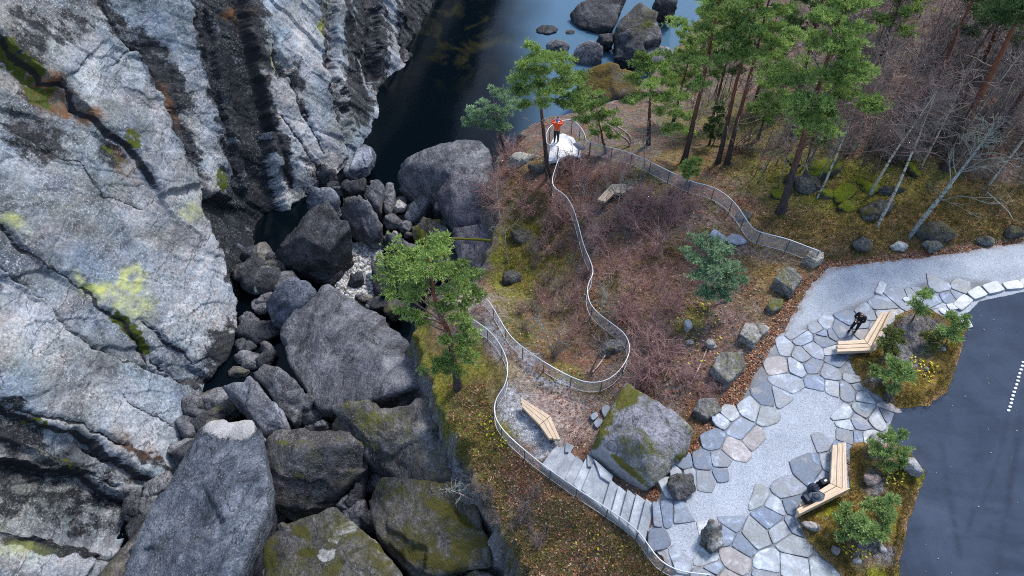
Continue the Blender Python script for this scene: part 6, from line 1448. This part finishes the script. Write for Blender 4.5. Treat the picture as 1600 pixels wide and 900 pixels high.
for i, (lab, b, t_, h, tr, bk, tw, nb, st_, sp) in enumerate(BIRCH):
    B, ln_ = lean_for(b, t_, h); tree_at('bare_tree' if i == 3 else 'birch', lab, B, bare_tree_meshes(h, 70 + i, tr, sp, nb, 5 if i < 3 else 6, ln_, st_, bk, tw, 3, .12 if i < 3 else .2, .4))
THIN = [('pale mossy bare sapling on the slope left of the handrail', (795,415), (780,300), 3.0, 'lichen_bark'), ('slender pale birch among the purple shrubs above the gorge', (783,345), (772,262), 2.6, 'birch_bark'), ('dead bare stick tree above the mossy log', (748,330), (752,262), 2.2, 'lichen_bark'), ('lichened bare tree in the middle of the knoll', (963,345), (966,262), 2.8, 'lichen_bark'), ('thin bare tree just left of the winding handrail', (905,340), (907,272), 2.4, 'grey_bark'), ('mossy bare tree inside the fence loop', (868,560), (842,492), 2.6, 'lichen_bark'), ('bare tree beside the winding handrail near the hairpin', (940,505), (945,440), 2.4, 'lichen_bark'), ('grey bare tree in the fence loop beside the lower rail', (920,585), (962,500), 2.4, 'grey_bark'), ('bare lichened shrub tree in front of the yellow-tipped pine', (1008,262), (1010,190), 2.4, 'lichen_bark'), ('bare birch sapling hanging over the gorge rim', (742,778), (668,760), 1.6, 'dead_wood')]
for i, (lab, b, t_, h, bk) in enumerate(THIN):
    B, ln_ = lean_for(b, t_, h); tree_at('bare_tree', lab, B, bare_tree_meshes(h, 90 + i, .04, .4, 14, 4, ln_, .3, bk, 'twig_lichen' if bk in ('lichen_bark', 'dead_wood') else 'twig_grey', 2, .18))
SAP = [bare_tree_meshes(3.4, 330 + i, .028, .3, 12, 3, (0, 0), .35, ('lichen_bark', 'grey_bark', 'grey_bark')[i], 'twig_grey', 2, .16, .9) for i in range(3)]
for b_, t__, h in (((1440,262),(1520,90),6),((1405,235),(1462,60),5.6),((1330,238),(1392,70),5.4),((1495,228),(1585,60),6),((1290,215),(1340,60),5.2),((1545,290),(1660,120),6),((1235,235),(1278,90),5.2)):
    B, ln_ = lean_for(b_, t__, h); tree_at('birch', 'slender pale-stemmed birch standing farther back in the wood', B, bare_tree_meshes(h, int(b_[0]), .06, .26, 20, 4, ln_, .5, 'birch_bark', 'twig_grey', 3, .12, .5), 0, 1, 'slender birches farther back in the wood')
# twisted dead pine stems by the upper rail
T = Tubes()
for line in (([(985,232),(982,220),(972,213),(962,205),(956,198),(944,192)]), ([(984,228),(986,216),(978,207),(968,200),(957,194),(957,184),(963,176),(964,165)])):
    z = np.linspace(-2.2, .4, len(line)); W = np.array([at(a, b, zz) for (a, b), zz in zip(line, z)]); T.add(smooth_line(W, .12), .07, .025, 6)
t = thing('dead_tree', 'twisted pinkish dead pine stems leaning over the upper handrail', 'tree', on(985, 232)); link('trunk', T.mesh('trunk', MAT['dead_wood']), t)
def log(label, line, r0, mat, hz=.1, name='fallen_log', cat='log'):
    W = on([q[0] for q in line], [q[1] for q in line]) + [0, 0, hz]; T = Tubes(); T.add(smooth_line(W, .15), r0, r0 * .55, 7)
    tag(link(name, T.mesh(name, MAT[mat]), None), label, cat)
MAT['moss_log'] = plain('yellow_mossed_bark', (.14, .13, .015), .9, .1, .5, 7, .5)
W = np.array([at(a, b, z) for a, b, z in ((682,370,-5.4),(710,373,-5.2),(745,374,-5.0),(775,377,-4.8))]); T = Tubes(); T.add(smooth_line(W, .15), .05, .08, 7)
tag(link('fallen_log', T.mesh('fallen_log', MAT['moss_log']), None), 'yellow mossy fallen log spanning the rocks below the knoll', 'log')
log('reddish dead branch lying left of the blue-green pine', [(1036,396),(1052,399),(1064,402),(1072,408)], .05, 'red_bark', .12, 'fallen_branch', 'branch')
log('pale straight stick lying on the heath below a white stone', [(1105,545),(1092,575),(1080,600)], .03, 'dead_wood', .05, 'fallen_branch', 'branch')
log('orange weathered pole lying across the winding fence', [(958,530),(968,515),(976,495)], .035, 'red_bark', .3, 'fallen_branch', 'branch')
log('grey fallen branch on the litter inside the fence loop', [(925,585),(940,568),(950,548)], .04, 'dead_wood', .15, 'fallen_branch', 'branch')
log('pale fallen branch on the moss right of the birches', [(1530,300),(1550,318),(1570,335),(1578,350)], .03, 'lichen_bark', .25, 'fallen_branch', 'branch')

# -- thickets: prototypes and copies
protos = {}
def shrub_mesh(seed, H, stems, mat, sub=7, twig=4, fan=.6):
    r = np.random.RandomState(seed); K = Tubes()
    for i in range(stems):
        a = r.uniform(0, 6.283); lp, d = wander(r.normal(size=3) * (.12, .12, 0), (math.cos(a) * fan, math.sin(a) * fan, 1), H * r.uniform(.6, 1.1), 6, r, .16, .03); K.add(lp, .014, .006, 4)
        for _ in range(sub):
            j = r.randint(1, 7); l2, d2 = wander(lp[min(j, 6)], d + r.normal(size=3) * .55, H * r.uniform(.2, .5), 4, r, .22, .03); K.add(l2, .008, .005, 3)
            for _ in range(twig): l3, _ = wander(l2[r.randint(1, 5)], d2 + r.normal(size=3) * .6, H * r.uniform(.08, .26), 2, r, .2); K.add(l3, .0045, .003, 3)
    return K.mesh('bare_shrub', MAT[mat])
SH = [shrub_mesh(200 + i, 1.25, 9, 'twig_red') for i in range(4)] + [shrub_mesh(210 + i, 1.0, 10, 'twig_grey') for i in range(3)]
rq = random.Random(77)
def thicket(polys, n, kinds, label, group, cat='shrub', smin=.6, smax=1.25, name='bare_shrub'):
    pts = []
    for poly, m in polys:
        xs_, ys_ = [p[0] for p in poly], [p[1] for p in poly]; c = 0
        while c < m:
            x, y = rq.uniform(min(xs_), max(xs_)), rq.uniform(min(ys_), max(ys_))
            if in_poly(poly, np.array([x]), np.array([y]))[0] and abs(x - 957) + abs(y - 310) > 34: pts.append((x, y)); c += 1
    W = on([p[0] for p in pts], [p[1] for p in pts])
    for w in W:
        o = bpy.data.objects.new(name, rq.choice(kinds)); COL.objects.link(o); o.location = tuple(w - [0, 0, .05]); o.rotation_euler = (rq.uniform(-.15, .15), rq.uniform(-.15, .15), rq.uniform(0, 6.28)); s = rq.uniform(smin, smax); o.scale = (s, s, s * rq.uniform(.8, 1.2))
        tag(o, label, cat, group)
thicket([([(905,300),(985,310),(1050,330),(1060,440),(1040,560),(985,520),(940,470),(930,400)], 25), ([(880,262),(980,270),(1000,300),(900,310)], 7), ([(985,560),(1040,560),(1010,610),(985,600)], 8)], 0, SH[:4], 'leafless reddish-brown shrub in the tangle right of the winding handrail', 'reddish shrubs right of the winding handrail')
thicket([([(690,300),(770,225),(820,235),(800,300),(780,340),(700,350)], 26)], 0, SH[:4], 'leafless purple-brown shrub above the rounded gorge boulders', 'purple-brown shrubs above the gorge boulders')
thicket([([(800,300),(870,300),(900,350),(915,440),(905,480),(950,560),(900,580),(800,520),(780,470),(820,400)], 26)], 0, SH[4:] + SH[:3], 'leafless grey-brown shrub on the mossy slope left of the winding handrail', 'shrubs on the mossy slope', smin=.5, smax=1.0)
thicket([([(810,760),(860,790),(850,860),(800,850)], 8), ([(735,740),(770,770),(790,830),(760,800)], 7)], 0, SH[4:], 'small leafless shrub on the slope below the stone stairs', 'shrubs below the stone stairs', smin=.35, smax=.7)
thicket([([(1075,560),(1150,590),(1110,620),(1060,600)], 5), ([(1040,300),(1100,330),(1060,370),(1030,350)], 7)], 0, SH[:4], 'small leafless shrub on the heath of the knoll', 'shrubs on the heath', smin=.35, smax=.7)
thicket([([(1120,240),(1330,240),(1480,270),(1600,300),(1640,200),(1560,60),(1360,60),(1180,150)], 95)], 0, SH[4:], 'leafless grey-brown undergrowth shrub on the floor of the wood', 'undergrowth shrubs of the wood', smin=.8, smax=1.7)
BT = [bare_tree_meshes(5.2, 300 + i, .045, .36, 22, 4, (0, 0), .25, ('grey_bark', 'lichen_bark', 'grey_bark', 'birch_bark', 'grey_bark')[i], ('twig_grey', 'twig_dark', 'twig_red')[i % 3], 3, .14, .8) for i in range(5)]
pts = []
while len(pts) < 105:
    x, y = rq.uniform(1130, 1680), rq.uniform(-120, 275)
    if y > 275 - max(0, (1200 - x)) * .5: continue
    if x < 1330 and rq.random() < .45: continue
    pts.append((x, y))
W = on([p[0] for p in pts], [p[1] for p in pts])
for i, w in enumerate(W):
    tree_at('bare_tree', 'leafless grey-brown tree among the many in the wood behind the birches', w, BT[i % 5], rq.uniform(0, 6.28), rq.uniform(.7, 1.25), 'leafless trees of the wood')

pts = []
while len(pts) < 46:
    x, y = rq.uniform(1050, 1420), rq.uniform(110, 300)
    if in_poly([(1045,215),(1130,130),(1420,130),(1420,250),(1240,300),(1150,280)], np.array([x]), np.array([y]))[0]: pts.append((x, y))
W = on([p[0] for p in pts], [p[1] for p in pts])
for i, w in enumerate(W):
    tree_at('sapling', 'thin leafless sapling among the pine trunks of the wood', w, SAP[i % 3], rq.uniform(0, 6.28), rq.uniform(.7, 1.4), 'leafless saplings among the pines')

# ================================================================== GROUND LITTER, GRASS, FLOWERS
def scatter(name, label, polys, mat, size, cols, lift=.02, flatv=.35, blades=False, cat='leaves', zfix=None):
    r = np.random.RandomState(len(label)); P = []
    for poly, m in polys:
        p = np.array(poly, float); got = []
        while sum(map(len, got)) < m:
            q = r.uniform(p.min(0), p.max(0), (m * 2, 2)); got.append(q[in_poly(poly, q[:, 0], q[:, 1])])
        P.append(np.concatenate(got)[:m])
    P = np.concatenate(P)
    W = on(P[:, 0], P[:, 1], 0, False) if zfix is None else at(P[:, 0], P[:, 1], zfix)
    if zfix is None: W[:, 2] = ground_at(W[:, 0], W[:, 1])
    n = len(W); c0 = W + np.array([0, 0, lift]); s = size * r.uniform(.6, 1.4, (n, 1))
    if blades:
        k = 5; c0 = np.repeat(c0, k, 0) + r.normal(size=(n * k, 3)) * (.05, .05, 0); D = r.normal(size=(n * k, 3)) * .5 + [0, 0, 1]; S = np.cross(D, r.normal(size=(n * k, 3))); S /= np.linalg.norm(S, axis=1)[:, None]
        l = size * r.uniform(.5, 1.3, (n * k, 1)); V = np.stack([c0 - S * .009, c0 + S * .009, c0 + D * l], 1).reshape(-1, 3); F = np.arange(len(V)).reshape(-1, 3); q = 3; n = n * k
    else:
        A = r.normal(size=(n, 3)) * (1, 1, flatv); A /= np.linalg.norm(A, axis=1)[:, None]; Bv = np.cross(A, r.normal(size=(n, 3)) * (flatv, flatv, 1)); Bv /= np.linalg.norm(Bv, axis=1)[:, None]
        V = np.stack([c0 - A * s, c0 + Bv * s * .55, c0 + A * s, c0 - Bv * s * .55], 1).reshape(-1, 3); V[:, 2] = np.maximum(V[:, 2], np.repeat(c0[:, 2] - lift * .7, 4)); F = np.arange(len(V)).reshape(-1, 4); q = 4
    col = np.array(cols)[r.randint(0, len(cols), n)] * r.uniform(.7, 1.3, (n, 1))
    tag(link(name, mesh_from(name, V, F, mat, {'tint': np.repeat(np.clip(col, 0, .9), q, 0)})), label, cat, kind='stuff')
def tintmat(name, rough=.8):
    k = NB(name, rough, .2); return k.done(k.attr('tint', 'Color'))
MAT['leaf'] = tintmat('fallen_leaf'); 
KN = [(800,230),(930,250),(1100,300),(1280,400),(1240,470),(1190,560),(1140,640),(1080,710),(1030,770),(1000,790),(900,700),(870,640),(800,560),(740,470),(790,380)]
SL = [(690,600),(760,600),(775,660),(850,735),(1000,835),(1050,895),(900,960),(820,900),(760,770),(700,660)]
FO = [(1090,300),(1130,295),(1180,360),(1290,395),(1290,415),(1600,370),(1640,260),(1560,120),(1250,180),(1100,230)]
EDGE = [(1290,405),(1340,408),(1600,372),(1600,384),(1340,416),(1270,440),(1240,490),(1205,545),(1175,592),(1150,645),(1090,715),(1040,765),(1025,790),(1015,770),(1050,735),(1090,680),(1130,620),(1170,560),(1220,480)]
scatter('leaf_litter', 'brown fallen leaves lying over the knoll and the wood floor', [(KN, 9000), (SL, 4500), (FO, 7000), (EDGE, 3500)], MAT['leaf'], .045, [(.27,.10,.045),(.20,.08,.04),(.32,.17,.085),(.14,.06,.04),(.38,.26,.18),(.11,.065,.05)])
scatter('grass', 'short yellow-green grass and moss tips on the open ground', [([(1180,340),(1300,330),(1600,290),(1610,368),(1300,410),(1240,400)], 4500), (SL, 3500), ([(780,280),(860,300),(880,420),(840,470),(790,450)], 2200), (KN, 1300), (FO, 3000)], MAT['leaf'], .085, [(.20,.17,.04),(.14,.15,.025),(.26,.19,.06),(.11,.125,.02),(.23,.14,.055)], blades=True, cat='grass')
scatter('grass', 'mossy grass tips over the planting beds', [(BED1, 2200), (BED2, 3200)], MAT['leaf'], .07, [(.14,.11,.03),(.09,.09,.02),(.17,.12,.04),(.12,.075,.025)], lift=.0, blades=True, cat='grass', zfix=.2)
scatter('yellow_plants', 'small yellow-leaved plants on the heath and in the beds', [([(1420,555),(1465,570),(1455,600),(1425,590)], 110), ([(1375,735),(1420,720),(1410,760),(1380,760)], 60), ([(1300,850),(1375,860),(1340,880)], 40), ([(1372,790),(1395,800),(1385,815)], 20)], MAT['leaf'], .05, [(.62,.48,.03),(.50,.45,.04),(.42,.42,.06)], lift=.08, flatv=.8, cat='plants', zfix=.24)
scatter('yellow_plants', 'small yellow-green plants scattered over the heath and the mossy rim', [([(1045,480),(1130,490),(1125,560),(1050,580)], 150), ([(735,640),(770,650),(800,700),(770,700)], 80), ([(900,820),(990,860),(960,890),(890,860)], 60), ([(1070,470),(1110,470),(1110,490)], 60)], MAT['leaf'], .05, [(.55,.45,.03),(.40,.40,.05),(.30,.34,.05)], lift=.07, flatv=.8, cat='plants')
scatter('fallen_leaves', 'pale fallen leaves scattered over the asphalt', [([(1450,700),(1520,480),(1600,465),(1700,700),(1700,900),(1420,900)], 60)], MAT['leaf'], .028, [(.35,.28,.18),(.4,.35,.28),(.38,.25,.12)], lift=.012, cat='leaves', zfix=.06)
